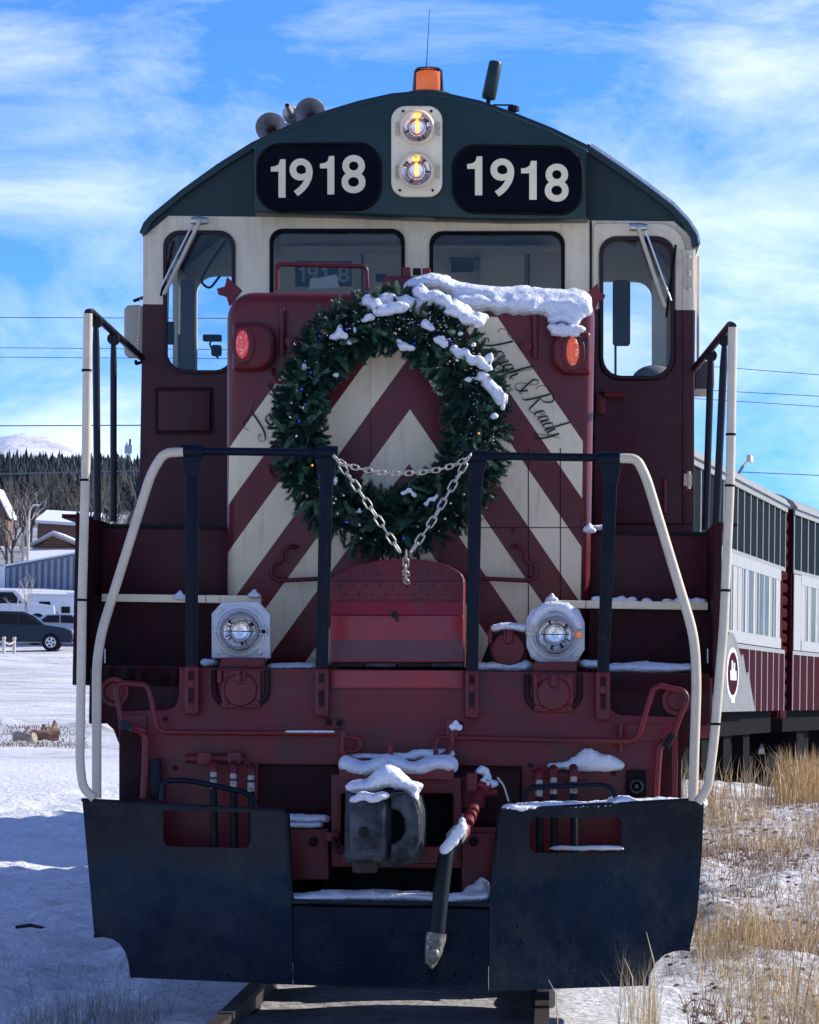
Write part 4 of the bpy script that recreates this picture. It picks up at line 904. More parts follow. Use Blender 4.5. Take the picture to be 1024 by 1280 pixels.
for x, y in ((504, 139), (539, 139), (500, 238), (541, 238)): b.lathe([(.008, 0), (.008, .006)], P(x, y, YC - .31), seg=8)
b.obj('screw', M_sten, hp_)
for x in (496.5, 548):
    for y in (161, 215): plate('latch', rr(x - 2.5, y - 9, x + 2.5, y + 9, 2), YC - .318, .01, M_pipe, hp_, holes=[rr(x - 1.2, y - 7, x + 1.2, y - 1, .8), rr(x - 1.2, y + 1, x + 1.2, y + 7, .8)])
def lamp(px, py, Y, rp, parent, name='lamp', lit=False, bez=M_cream, ears=False):
    c = P(px, py, Y); k = S(Y); r = rp / k
    root = B().lathe([(r * 1.0, 0), (r * 1.16, .0), (r * 1.16, .012), (r * 1.06, .024), (r * .99, .018), (r * .97, -.01)], c + Vector((0, 0, 0)), seg=32, cap=False).obj(name, bez, parent, 50)
    B().lathe([(r * .99, .004), (r * .9, -.06 * r), (r * .66, -.20 * r), (r * .35, -.28 * r), (r * .1, -.30 * r), (.001, -.30 * r)], c, seg=40, cap=False).obj('reflector', M_chr, root, True)
    b = B().lathe([(r * .50, .0), (r * .50, -.1 * r), (r * .46, -.1 * r), (r * .46, .0)], c, seg=28, cap=False)
    for a in ((0, math.pi) if ears else ()): b.box(c.x + min(0, math.cos(a)) * r * .95, c.x + max(0, math.cos(a)) * r * .95 + .002, c.y + .006, c.y + .010, c.z - .002 + min(0, math.sin(a)) * r, c.z + .002 + max(0, math.sin(a)) * r)
    b.obj('inner_ring', M_sten, root, 50)
    rgn = random.Random(int(px)); b = B()
    for q in range(8):
        a = rgn.uniform(0, 6.28); r0 = r * rgn.uniform(.52, .65); r1 = r * rgn.uniform(.75, .95); da = rgn.uniform(.04, .12)
        b.poly([c + Vector((math.cos(t) * s_, .0035, math.sin(t) * s_)) for t, s_ in ((a, r0), (a + da, r0), (a + da * 1.5, r1), (a - da * .5, r1))], (0, .001, 0))
    b.obj('lens_facets', M_sten if not lit else M_cabd, root)
    if lit:
        b = B().ico(c + Vector((0, .004, -.004)), .011, 2, (1, .5, 1.5)).box(c.x - .008, c.x + .006, c.y - .0, c.y + .004, c.z + .01, c.z + .045, .002).box(c.x - .02, c.x + .016, c.y - .002, c.y + .004, c.z + r * .62, c.z + r * .82, .004); b.obj('bulb', M_fil, root)
    else: B().ico(c + Vector((0, .012, 0)), .016, 2).obj('bulb', M_lens, root, True)
    B().lathe([(r, -.001), (r * .97, .004), (r * .7, .012), (r * .3, .017), (.001, .018)], c, seg=32, cap=False).obj('lens', M_lens, root, True)
    return root
lamp(521.5, 159, YC - .338, 19, hp_, 'headlight', True); lamp(520.5, 213, YC - .338, 19.5, hp_, 'headlight', True)
# --- roof fittings
c = P(535, 121, YC + .35); bc = B().lathe([(.13, -.02), (.13, .02), (.10, .03)], c, (0, 0, 1), 28).obj('beacon', M_green, loco, 40)
k = S(YC + .35)
B().lathe([(15 / k, .005), (15 / k, .14), (12 / k, .15), (.01, .15)], c, (0, 0, 1), 28).obj('amber_lens', M_amber, bc, 40)
B().lathe([(20.5 / k, -.0), (19.5 / k, .08), (18.5 / k, .15), (15.5 / k, .168), (.004, .172)], c, (0, 0, 1), 28, cap=False).obj('clear_dome', M_dome, bc, True)
a0, a1 = P(531, 125, YC + .8), P(537, 12, YC + .8); B().tube([a0, a1], [.0035, .0015], 6).obj('whip_antenna', M_sten, loco)
a0, a1 = P(610, 127, YC + .5), P(620, 77, YC + .5); an = B().tube([a0 - Vector((0, 0, .05)), a0 + (a1 - a0) * .08], .014, 8).obj('antenna', M_sten, loco)
B().tube([a0 + (a1 - a0) * .06, a0 + (a1 - a0) * .1, a1 - (a1 - a0) * .04, a1], [.036, .043, .040, .034], 14).obj('antenna_cover', M_green, an, 40)
c = P(642, 136, YC + .5); B().lathe([(.012, -.1), (.012, -.02), (.035, -.015), (.035, .012), (.02, .02)], c, (0, 0, 1), 12).obj('puck_antenna', M_sten, loco)
c = P(629, 131, YC + .5); B().box(c.x - .06, c.x + .06, c.y, c.y + .02, c.z - .004, c.z + .004).obj('antenna_bracket', M_sten, loco)
c = P(741, 186, YC + .1); B().tube([c + Vector((-.035, 0, .016)), c + Vector((.035, 0, -.02))], .016, 8).obj('roof_lug', M_sten, loco)
hn = empty('air_horn', (0, 0, 0)); hn.parent = loco
def bell(px, py, r, d, Y):
    c = P(px, py, Y); k = S(Y); r = r / k
    b = B().lathe([(r, .0), (r * 1.04, -.004), (r * .8, -.035), (r * .45, -.11), (r * .28, -.30), (r * .25, -.36)], c, (0, -d, 0), 28, cap=False)
    b.lathe([(r, .0), (r * .76, -.035), (r * .40, -.11), (r * .22, -.30), (.001, -.30)], c, (0, -d, 0), 28, cap=False); b.obj('bell', M_horn, hn, 60)
    return c
c1 = bell(338, 159, 18.5, 1, YC + .5); c2 = bell(388, 141, 19, 1, YC + .55); c3 = P(364, 143, YC + .6)
B().lathe([(.045, 0), (.052, .01), (.045, .03), (.02, .05)], c3, (0, -1, 0), 20).obj('end_cap', M_horn, hn, 50); bell(364, 143, 11, -1, YC + .62)
B().tube([c1 + Vector((0, .34, 0)), c3 + Vector((0, .2, -.03)), c2 + Vector((0, .34, 0))], .03, 8).tube([c3 + Vector((0, .2, -.03)), c3 + Vector((0, .2, -.25))], .025, 8).obj('manifold', M_horn, hn, 50)
# thin snow line on the right of the roof
op = outp[15:22]; b = B(); b.poly([Vector((p.x, YC - .03, p.z)) for p in op] + [Vector((p.x + .006, YC - .03, p.z + .018)) for p in [offs(q, .022) for q in ap[15:22]]][::-1], (0, 2.35, 0))
o = b.obj('snow', M_snow); tag(o, 'thin line of snow along the right slope of the cab roof', 'snow', 'snow lying on the locomotive')
# --- wipers, mirrors
for (a, c_, e) in (((250, 276), (205, 368), (200, 374)), ((798, 284), (831, 384), (836, 378))):
    sx = 1 if a[0] < 500 else -1
    wp = tubep('wiper', [(a[0], a[1], YC - .05), (a[0], a[1], YC - .10), (c_[0], c_[1], YC - .09)], YC, 2.6, M_pipe, loco, .01)
    tubep('wiper_rod', [(a[0] - 9 * sx, a[1] + 4, YC - .10), (c_[0] - 4 * sx + (4 if sx < 0 else 0), c_[1] - 8, YC - .10)], YC, 1.4, M_alu, wp, 0)
    tubep('wiper_blade', [(c_[0] - 14 * sx + (6 if sx > 0 else 0), c_[1] - 78, YC - .055), (c_[0] + 2, c_[1] + 12, YC - .055)] if sx < 0 else [(c_[0] - 4, c_[1] + 2, YC - .055), (c_[0] + 12, c_[1] - 66, YC - .055)], YC, 1.5, M_blk, wp, 0)
    b = B(); cc = P(a[0], a[1], YC - .06); b.lathe([(.022, -.05), (.026, 0), (.018, .05)], cc, (1, 0, 0), 10); b.obj('wiper_motor', M_alu, wp)
M_mir = mat('mirror_back', (.40, .36, .28), .45, var=.1)
mr = plate('mirror', rr(155, 381, 181, 447, 8), YC + .1, .05, M_mir, loco, bev=.012); tubep('mirror_bracket', [(168, 376, YC + .13), (179, 372, YC + .2)], YC, 2.2, M_blk, mr, 0); tubep('mirror_bracket', [(170, 450, YC + .13), (170, 455, YC + .13), (179, 452, YC + .2)], YC, 2, M_blk, mr, .01)
b = B()
for i in range(15): b.ico(P(174.5 - i * .2, 384 + i * 4.1, YC + .08), .0045, 1)
for i in range(26): b.ico(P(175.6, 296 + i * 3.4, YC + .02), .004, 1)
b.obj('string_lights', M_ledw, loco, True)
mb = plate('mirror', rr(868, 451, 893, 486, 3), YC + .3, .14, M_cabd, loco, bev=.01); plate('mirror_base', rr(868, 486, 890, 494, 2), YC + .3, .12, M_pipe, mb)
tubep('mirror_strap', [(873, 320, YC + .2), (873, 452, YC + .2)], YC, 2.2, M_pipe, mb, 0)
# --- nose
x0 = P(512, 560, YN).x
def stripes():
    m = mat('nose_paint', MAROON, .36, spec=.35, var=.1, bump=.0007, bscale=7); nt = m.node_tree; p = nt.nodes['Principled BSDF']
    tc = N(nt, 'ShaderNodeTexCoord'); sp = N(nt, 'ShaderNodeSeparateXYZ'); nt.links.new(tc.outputs['Object'], sp.inputs[0])
    v = mth(nt, 'ADD', sp.outputs[2], mth(nt, 'MULTIPLY', mth(nt, 'ABSOLUTE', mth(nt, 'SUBTRACT', sp.outputs[0], x0)), 1.42)); msk = None
    for a, c in ((243, 314), (374, 444), (512, 580), (650, 722)):
        q = mth(nt, 'MULTIPLY', mth(nt, 'LESS_THAN', v, P(512, a, YN).z), mth(nt, 'GREATER_THAN', v, P(512, c, YN).z)); msk = q if msk is None else mth(nt, 'ADD', msk, q)
    for q in (mth(nt, 'LESS_THAN', sp.outputs[2], P(512, 395, YN).z), mth(nt, 'GREATER_THAN', sp.outputs[0], P(285.5, 600, YN).x), mth(nt, 'LESS_THAN', sp.outputs[0], P(728, 600, YN).x)): msk = mth(nt, 'MULTIPLY', msk, q)
    n = N(nt, 'ShaderNodeTexNoise', i_Scale=2.5, i_Detail=8.0, i_Roughness=.65); nt.links.new(tc.outputs['Object'], n.inputs[0])
    mp = N(nt, 'ShaderNodeMapping'); mp.inputs['Scale'].default_value = (20, 20, 1.0); nt.links.new(tc.outputs['Object'], mp.inputs[0])
    n2 = N(nt, 'ShaderNodeTexNoise', i_Scale=1.0, i_Detail=5.0); nt.links.new(mp.outputs[0], n2.inputs[0])
    ma = mixc(nt, ramp(nt, n.outputs['Fac'], [(.3, 0.0), (.75, 1.0)]), tuple(x * 1.08 for x in MAROON), (.075, .018, .024))
    cr = mixc(nt, ramp(nt, n.outputs['Fac'], [(.4, 0.0), (.8, 1.0)]), CREAM, (.70, .57, .37))
    c = mixc(nt, msk, ma, cr); c = mixc(nt, mth(nt, 'MULTIPLY', ramp(nt, n2.outputs['Fac'], [(.54, 0.0), (.74, 1.0)]), .14), c, (.10, .06, .055))
    nt.links.new(c, p.inputs['Base Color']); return m
M_nose = stripes()
chips(M_nose, (.045, .02, .02), 22, .07, .6)
q = rr(283, 364, 744, 834, 0, n=8, r4=(34, 30, 0, 0)); q = [(x - (y - 380) * .018 if x > 600 else x, y + (x - 283) * .004) for x, y in q]
nose = plate('nose', q, YN, YC - YN - .03, M_nose, loco, bev=.07)
plate('nose_door', rr(463, 404, 549, 700, 4), YN - .018, .02, M_nose, nose, bev=.006)
for x in (398, 660, 700): plate('panel_seam', rr(x, 560, x + 1.2, 828, 0), YN - .0025, .003, M_mard, nose)
for yy_ in (659,): plate('panel_seam', rr(560, yy_, 738, yy_ + 1, 0), YN - .0025, .003, M_mard, nose)
for pts in ([(271, 361), (281, 358), (284, 346), (303, 363), (287, 383), (283, 371), (273, 368)], [(728, 372), (747, 354), (749, 364), (757, 369), (755, 374), (748, 377), (742, 393)]):
    plate('marker_flag_bracket', pts, YN + .3, .02, M_mar, loco)
for (bx0, by0, bx1, by1, lx, ly, lm) in ((290, 403, 343, 463, 303, 430, M_red), (690, 414, 739, 468, 716, 439, M_redc)):
    pod = plate('marker_pod', rr(bx0, by0, bx1, by1, 0, r4=(5, 22, 22, 5) if lx < 500 else (22, 5, 5, 24)), YN - .09, .12, M_mar, nose, bev=.03)
    plate('pod_face', circ(lx + 1, ly + 1, 15, 28, 24), YN - .10, .02, M_mar, pod, bev=.008)
    plate('marker_lens', circ(lx, ly, 8.2, 28, 18), YN - .115, .03, lm, pod, bev=.012)
for x, ya, yb in ((352.5, 386, 444), (669, 394, 448)):
    c0, c1_ = P(x, ya, YN - .03), P(x, yb, YN - .03); b = B().tube([c0, c1_], .016, 10)
    cc = P(x + (11 if x < 500 else -11), (ya + yb) / 2 + 12, YN - .02); b.lathe([(.03, -.02), (.03, .02), (.012, .022), (.012, .04)], cc, seg=12); b.obj('nose_latch', M_mar, nose, 50)
tubep('grab_iron', [(342, 462, YN), (342, 470, YN - .07), (346, 478, YN - .08), (395, 479, YN - .08), (400, 479, YN)], YN, 2.6, M_mar, nose, .02)
tubep('grab_iron', [(338, 582, YN), (338, 592, YN - .07), (344, 600, YN - .08), (395, 601, YN - .08), (398, 601, YN)], YN, 2.6, M_mar, nose, .02)
for s_, ox in ((1, 0), (-1, 1010)):
    fx = lambda x: x if s_ == 1 else ox - x + 0
    tubep('grab_iron', [(fx(640), 684, YN - .02), (fx(648), 683, YN - .08), (fx(658), 689, YN - .08), (fx(657), 702, YN - .08), (fx(669), 705, YN - .08), (fx(672), 718, YN - .08), (fx(664), 726, YN - .08), (fx(582), 722, YN - .08), (fx(578), 722, YN)], YN, 2.8, M_mar, nose, .05)
b = B()
for x, y in ((643, 664), (385, 660), (560, 500), (463, 590)): b.lathe([(.014, 0), (.014, .02), (.008, .024)], P(x, y, YN), seg=10)
b.obj('bolt', M_mar, nose)
# hardware on top of the nose
fr_ = tubep('windshield_guard', [(346, 362, YN + .6), (346, 330, YN + .6), (458, 333, YN + .6), (459, 362, YN + .6)], YN + .6, 3.0, M_mar, loco, .03)
hd = plate('nose_hatch', rr(478, 345, 540, 362, 5), YN + .5, .3, M_mar, loco, bev=.01)
plate('hatch_lug', rr(503, 334, 513, 346, 1), YN + .5, .06, M_mar, hd, bev=.003); plate('hatch_lug', rr(516, 335, 526, 343, 1), YN + .5, .06, M_sten, hd, bev=.003); plate('hatch_lug', rr(528, 335, 538, 346, 1), YN + .5, .06, M_mar, hd, bev=.003)
# reversed-out number plate and paper behind the left windshield
M_dnum = mat('faded_plate', (.045, .055, .065), .6); M_dgt = mat('faded_digits', (.30, .31, .29), .6)
npl = plate('number_plate', rr(369, 326, 440, 358, 1), YC + .35, .01, M_dnum, loco)
for ch, xa, xb in (('1', 374, 381), ('9', 384, 398), ('1', 402, 409), ('8', 422, 437)): digit(ch, xa, 331 if ch != '8' else 333, xb, 353, YC + .345, .004, M_dgt, npl)
plate('paper_notice', [(388, 349), (421, 343), (424, 359), (386, 362)], YC + .15, .003, M_paper, loco)
# --- script lettering
SC = {  # strokes in units of capital height: x to the right, y up
 'T': ([[(-.35, .62), (-.45, .80), (-.25, .98), (.05, .92), (.45, .98), (.95, 1.08)], [(.42, .92), (.33, .55), (.18, .12), (-.08, -.12), (-.32, -.02), (-.25, .18), (-.05, .12)]], .62),
 'o': ([[(.22, .36), (.05, .30), (.02, .08), (.15, -.02), (.28, .12), (.24, .34), (.42, .28)]], .36),
 'u': ([[(.02, .34), (.02, .06), (.14, -.02), (.28, .16), (.33, .35), (.30, .08), (.40, -.01), (.50, .14)]], .46),
 'g': ([[(.30, .32), (.12, .36), (.02, .14), (.12, -.01), (.28, .14), (.34, .36), (.26, -.18), (.06, -.46), (-.12, -.36), (.08, -.14), (.46, .12)]], .42),
 'h': ([[(-.02, .1), (.22, .55), (.32, .92), (.22, .98), (.12, .55), (.04, .0), (.12, .26), (.26, .36), (.28, .08), (.38, -.01), (.48, .14)]], .46),
 '&': ([[(.62, .30), (.48, .04), (.22, -.04), (.06, .16), (.26, .42), (.50, .66), (.40, .86), (.22, .74), (.34, .40), (.56, .0), (.72, .06)]], .78),
 'R': ([[(-.30, .60), (-.38, .84), (-.10, 1.02), (.35, 1.04), (.66, .86), (.52, .60), (.22, .52)], [(.24, .94), (.16, .50), (.02, .02), (-.16, -.04)], [(.26, .50), (.42, .20), (.58, -.06), (.82, -.02), (.92, .16)]], .84),
 'e': ([[(-.02, .12), (.22, .22), (.22, .36), (.08, .32), (.04, .08), (.16, -.02), (.36, .14)]], .32),
 'a': ([[(.28, .32), (.12, .36), (.02, .12), (.12, -.01), (.26, .14), (.31, .34), (.29, .06), (.38, -.01), (.48, .14)]], .44),
 'd': ([[(.28, .32), (.12, .36), (.02, .12), (.12, -.01), (.28, .16), (.46, .98), (.32, .06), (.40, -.01), (.52, .14)]], .46),
 'y': ([[(.02, .34), (.02, .08), (.12, -.01), (.28, .16), (.33, .35), (.26, -.18), (.06, -.50), (-.12, -.40), (.10, -.14), (.60, .30)]], .46), ' ': ([], .24)}
def script(text, p0, p1, capz, Y, m_, parent):
    a, c = P(*p0, Y), P(*p1, Y); d = (c - a); L = d.length; u = d / L; upv = Vector((-u.z, 0, u.x)) if True else None
    if upv.z < 0 and abs(u.z) < .2: upv = -upv
    tot = sum(SC[ch][1] for ch in text); k = L / (tot * capz); x = 0
    for ch in text:
        st, adv = SC[ch]
        if st:
            b = B()
            for s_ in st:
                sp = smooth_path([(q[0], q[1], 0) for q in s_], 6); pts = []; rad = []
                for i, q in enumerate(sp):
                    pts.append(a + u * ((x + q.x + q.y * .28) * capz * k) + upv * (q.y * capz) + Vector((0, -.001 - .0002 * i, 0)))
                    e = sp[min(i + 1, len(sp) - 1)] - sp[max(i - 1, 0)]; rad.append((.0016 + .0034 * max(0, -e.normalized().y)) )
                b.tube(pts, rad, 6)
            b.obj('letter', m_, parent, 60)
        x += adv
script('Tough & Ready', (608, 430), (690, 549), .135, YN - .004, M_ink, nose)
script('Tough & Ready', (330, 545), (412, 424), .135, YN - .004, M_ink, nose)
# --- deck, steps, end sheet
zD = P(505, 838, YF).z; XDl, XDr = P(126, 840, YF).x, P(888, 850, YF).x
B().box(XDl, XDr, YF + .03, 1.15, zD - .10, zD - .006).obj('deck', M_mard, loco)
zs1 = P(200, 743, .85).z; zs2 = P(200, 655, 1.35).z
for sx in (-1, 1):
    Xa, Xb = (P(120, 700, 1.2).x, P(284, 700, 1.2).x) if sx < 0 else (P(737, 700, 1.2).x, P(890, 700, 1.2).x)
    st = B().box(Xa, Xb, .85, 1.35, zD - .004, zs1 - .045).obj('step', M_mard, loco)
    Xn0, Xn1 = (P(127, 748, .8).x, P(326, 748, .8).x) if sx < 0 else (P(690, 756, .8).x, P(885, 758, .8).x)
    sp_ = P(258, 748, .8).x if sx < 0 else P(733, 750, .8).x
    B().box(Xn0, sp_ - .003, .80, .87, zs1 - .042, zs1 - .002, .004).obj('step_nosing', M_cream, st); B().box(sp_, Xn1, .795, .865, zs1 - .042, zs1 - .001, .004).obj('step_nosing', M_cream, st)
    B().box(Xa, Xb, .87, 1.4, zs1 - .04, zs1 - .012).obj('tread', M_sten, st)
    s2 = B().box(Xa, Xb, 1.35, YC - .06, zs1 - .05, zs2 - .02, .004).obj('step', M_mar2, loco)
    B().box(min(sx * 1.02, sx * 1.40), max(sx * 1.02, sx * 1.40), .48, 1.7, .42, zD - .11).obj('step_sun_block', M_mard, loco)  # plain box for the stepwell, added to block sun leaking under the locomotive
    B().box(Xa - .004, Xb + .004, 1.335, 1.40, zs2 - .022, zs2 - .004).obj('step_nosing', M_sten, s2)
    Xs = Xa if sx < 0 else Xb
    B().box(Xs - .02, Xs + .02, .42, YC, zD - .1, zs2 + .012, .006).obj('side_plate', M_mard, loco)
    B().box(min(Xs, Xs + sx * .1), max(Xs, Xs + sx * .1), .5, 1.3, zs2 - .01, zs2 + .01).obj('side_ledge', M_mard, loco)
    tubep('side_grab', [(131 if sx < 0 else 885, 812, .84), (131 if sx < 0 else 885, 812, .78), (131 if sx < 0 else 885, 828, .78), (131 if sx < 0 else 885, 828, .84)], .84, 1.4, M_alu, st, 0)
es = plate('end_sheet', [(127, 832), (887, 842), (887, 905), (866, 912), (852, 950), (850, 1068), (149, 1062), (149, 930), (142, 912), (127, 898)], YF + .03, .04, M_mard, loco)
pl = plate('pilot_plate', [(224, 834), (762, 841)] + [(762, 878), (764, 886), (770, 892), (778, 894)] + [(848, 896), (846, 1066), (652, 1064), (652, 958), (323, 955), (323, 1062), (149, 1060), (149, 889), (208, 887)] + [(217, 884), (222, 877), (224, 870)], YF, .03, M_mar, loco, bev=.004)
plate('lower_plate', rr(323, 959, 652, 1012, 2), YF + .012, .02, M_mard, loco)
plate('bright_strip', rr(413, 838, 580, 860, 1), YF - .012, .012, M_marb, loco, bev=.002)
plate('centre_plate', [(412, 862), (580, 863), (580, 905), (567, 935), (426, 935), (412, 905)], YF - .006, .006, M_mar, loco)
b = B()
for cx_, cy_ in ((143, 865), (846, 876)):
    c = P(cx_, cy_, YF + .03); o = B().lathe([(.075, 0), (.075, .022), (.055, .022), (.045, .006), (.001, .006)], c, seg=28).obj('push_pole_pocket', M_mar, es, 40)
sb = B().box(P(860, 880, .5).x, P(890, 880, .5).x, .42, .9, P(870, 922, .45).z, zD - .01, .01).obj('step_box', M_mar, loco)
sb2 = B().box(P(113, 880, .5).x, P(127, 880, .5).x, .44, .9, P(120, 905, .45).z, zD - .01, .01).obj('step_box', M_mard, loco)
def stanch(x0_, x1_, yt, yb, parent=loco, mtop=None, w=15):
    xt, xb = x0_, x1_
    o = [(xt - 14, yt), (xt + 14, yt), (xt + 14, yt + 14), (xt + w / 2 + 1, yt + 44), (xb + w / 2, yb), (xb - w / 2, yb), (xt - w / 2 - 1, yt + 44), (xt - 14, yt + 14)]
    s_ = plate('stanchion', o, .17, .035, M_blue, parent, bev=.005)
    i_ = [(xt - 4, yt + 40), (xt + 4, yt + 40), (xb + 4, yb - 4), (xb - 4, yb - 4)]
    plate('web', i_, .163, .008, M_blue, s_, bev=.003)
    B().tube([P(xt - 14.5, yt + 8, .19), P(xt + 14.5, yt + 8.2, .19)], .036, 12).obj('rail_socket', M_blue, s_, 40)
    return s_
for xt, xb, yt, yb, ym in ((240, 239, 556, 833, 893), (408, 402, 558, 836, 896), (594, 590, 563, 838, 898), (763, 754, 565, 840, 900)):
    stanch(xt, xb, yt, yb)
    mt_ = plate('stanchion_mount', rr(xb - 9, yb - 1, xb + 9, ym, 4), .27, .07, M_mar, loco, bev=.008)
    plate('mount_channel', rr(xb - 3.5, yb + 6, xb + 3.5, ym - 14, 1), .262, .01, M_mard, mt_)
    b = B()
    for yy_ in (yb + 22, ym - 7): b.lathe([(.022, 0), (.022, .012), (.012, .014), (.012, .026)], P(xb, yy_, .27), seg=6)
    b.obj('bolt', M_mar, mt_)
B().tube([P(228, 563.5, .19), P(408, 566, .19)], .021, 12).obj('handrail', M_blue, loco, 50); B().tube([P(594, 569.5, .19), P(775, 572.5, .19)], .021, 12).obj('handrail', M_blue, loco, 50)
tubep('handrail', [(229, 565, .17), (205, 566, .17), (189, 592, .17), (127, 790, .17), (121, 830, .17), (121, 998, .17)], .17, 6, M_pipe, loco, .12, 14)
tubep('handrail', [(775, 573, .17), (796, 573, .17), (808, 597, .17), (868, 795, .17), (871, 850, .17), (866, 1001, .17)], .17, 6.2, M_pipe, loco, .12, 14)
pl_ = tubep('corner_post', [(110, 392, .05), (108, 560, .05), (103, 740, .05), (100, 955, .05), (104, 985, .05), (118, 998, .05)], .05, 5.8, M_pipe, loco, .06, 14)
pr_ = tubep('corner_post', [(916, 409, .05), (913, 600, .05), (905, 780, .05), (893, 925, .05), (885, 985, .05), (872, 1003, .05)], .05, 5.8, M_pipe, loco, .1, 14)
for (x, y) in ((108.5, 463), (106, 600), (102.5, 750)): B().lathe([(.0262, -.006), (.0262, .006)], P(x, y, .05), (0, 0, 1), 14, ).obj('cable_tie', M_blk, pl_)
for (x, y) in ((913.5, 543), (912, 607), (907, 738), (894.5, 905)): B().lathe([(.0262, -.006), (.0262, .006)], P(x, y, .05), (0, 0, 1), 14).obj('cable_tie', M_blk, pr_)
M_navy = mat('dark_rail_paint', (.006, .006, .012), .4, spec=.25, var=.2)
tubep('side_handrail', [(110, 391, .05), (114, 390, .10), (177, 447, 2.95)], .05, 5, M_navy, loco, .03, 12)
tubep('side_handrail', [(916, 408, .05), (913, 406, .10), (868, 461, 2.95)], .05, 5, M_navy, loco, .03, 12)
for (x0_, y0_, x1_, y1_, Y_, r_) in ((120, 402, 122, 650, .33, 4.6), (142, 424, 142, 652, 1.27, 4.2), (906, 425, 895, 662, .7, 4.8), (889, 445, 882, 662, 1.7, 4.4)):
    a, c = P(x0_, y0_, Y_), P(x1_, y1_, Y_); sd = B().tube([a, a.lerp(c, .05), a.lerp(c, .14), c], [.012, .016, r_ / S(Y_), r_ / S(Y_)], 10).obj('side_stanchion', M_navy, loco, 50)
    B().lathe([(.032, -.035), (.032, .035)], a, (0, 1, 0), 12).obj('rail_clamp', M_navy, sd)
# ditch lights
M_mdk = M_mar
h1 = plate('ditch_light', [(264.5, 767), (278, 752), (323, 752), (338, 768), (338, 823), (264.5, 823)], .50, .07, M_grey, loco, bev=.008)
h2 = plate('ditch_light', [(658, 775), (664, 762), (680, 754), (708, 753), (724, 762), (731, 778), (731, 812), (722, 826), (708, 832), (680, 832), (664, 822), (658, 808)], .50, .07, M_grey, loco, bev=.008)
for h, cx_, cy_ in ((h1, 300, 789), (h2, 694, 793)):
    c = P(cx_, cy_, .50); k = S(.5); B().lathe([(32 / k, -.02), (32 / k, .015), (29 / k, .02), (28 / k, .015), (27 / k, .035), (24 / k, .045), (22.5 / k, .04), (22.5 / k, 0)], c, seg=44, cap=False).obj('bezel', M_grey, h, 40)
    for a in (.8, 2.35, 3.95, 5.5): B().lathe([(.012, 0), (.012, .012)], c + Vector((math.cos(a) * .148, 0, math.sin(a) * .148)), seg=8).obj('clamp_bolt', M_grey, h)
    b = B(); b.box(c.x + 24 / k, c.x + 35 / k, c.y - .04, c.y - .005, c.z - .02, c.z + .02, .008).box(c.x - 35 / k, c.x - 26 / k, c.y - .03, c.y, c.z - .010, c.z + .010, .004)
    for xx in (-26, 26): B().lathe([(.009, 0), (.009, .004)], P(cx_ + xx, cy_ + 27, .499), seg=8).obj('screw', M_sten, h)
    b.obj('clamp', M_grey if h is h1 else M_pipe, h)
    B().lathe([(.012, 0), (.012, .012)], P(cx_ + 29.5, cy_ + .5, .455), seg=10).obj('clamp_screw', M_sten if h is h1 else M_amber, h)
    lamp(cx_, cy_, .455, 21.5, h, 'lamp', False, M_alu, True)
def recept(cx_, cy_, plt=True, Y=YF):
    rc = plate('receptacle', rr(cx_ - 25, cy_ - 24, cx_ + 25, cy_ + 24, 3), Y - .03, .03, M_mar, loco, bev=.005) if plt else plate('receptacle', circ(cx_, cy_, 24, 20), Y - .03, .05, M_mard, loco, bev=.005)
    k = S(Y)
    B().lathe([(20.5 / k, 0), (21 / k, .008), (19.5 / k, .018), (15 / k, .020), (.001, .024)], P(cx_, cy_ + 1, Y - .03), seg=36).obj('round_cover', M_mar, rc, 35)
    for xx in (-11, 12): B().box(*[v for v in (P(cx_ + xx - 2.6, 0, Y).x, P(cx_ + xx + 2.6, 0, Y).x, Y - .068, Y - .028, P(cx_, cy_ - 7, Y).z, P(cx_, cy_ - 23, Y).z)], .005).obj('hinge_lug', M_mar, rc)
    B().tube([P(cx_ - 4, cy_ - 22, Y - .055), P(cx_ - 3, cy_ - 8, Y - .058), P(cx_ + 4, cy_ - 8, Y - .058), P(cx_ + 5, cy_ - 22, Y - .055)], .009, 6, .03).obj('pull_loop', M_mar, rc)
    if plt:
        for xx, y_ in ((-19, 18), (19, 18), (-19, -18), (19, -18)): B().lathe([(.016, 0), (.016, .012), (.008, .016)], P(cx_ + xx, cy_ + y_, Y - .03), seg=6).obj('bolt', M_mar, rc)
        for s_ in (-1, 1): tubep('guard_bracket', [(cx_ + s_ * 33, cy_ - 24, Y - .02), (cx_ + s_ * 33, cy_ + 8, Y - .02), (cx_ + s_ * 24, cy_ + 18, Y - .02)], Y, 3.8, M_mard, rc, .05)
        plate('light_bracket', [(cx_ - 28, cy_ - 26), (cx_ - 24, cy_ - 39), (cx_ + 29, cy_ - 39), (cx_ + 30, cy_ - 26)], Y + .05, .10, M_mar, rc, bev=.005)
    return rc
recept(301, 861); recept(692, 866); r3 = recept(635, 811, False, .55)
plate('receptacle_bracket', [(600, 832), (614, 796), (624, 800), (616, 832)], .56, .05, M_blk, r3)
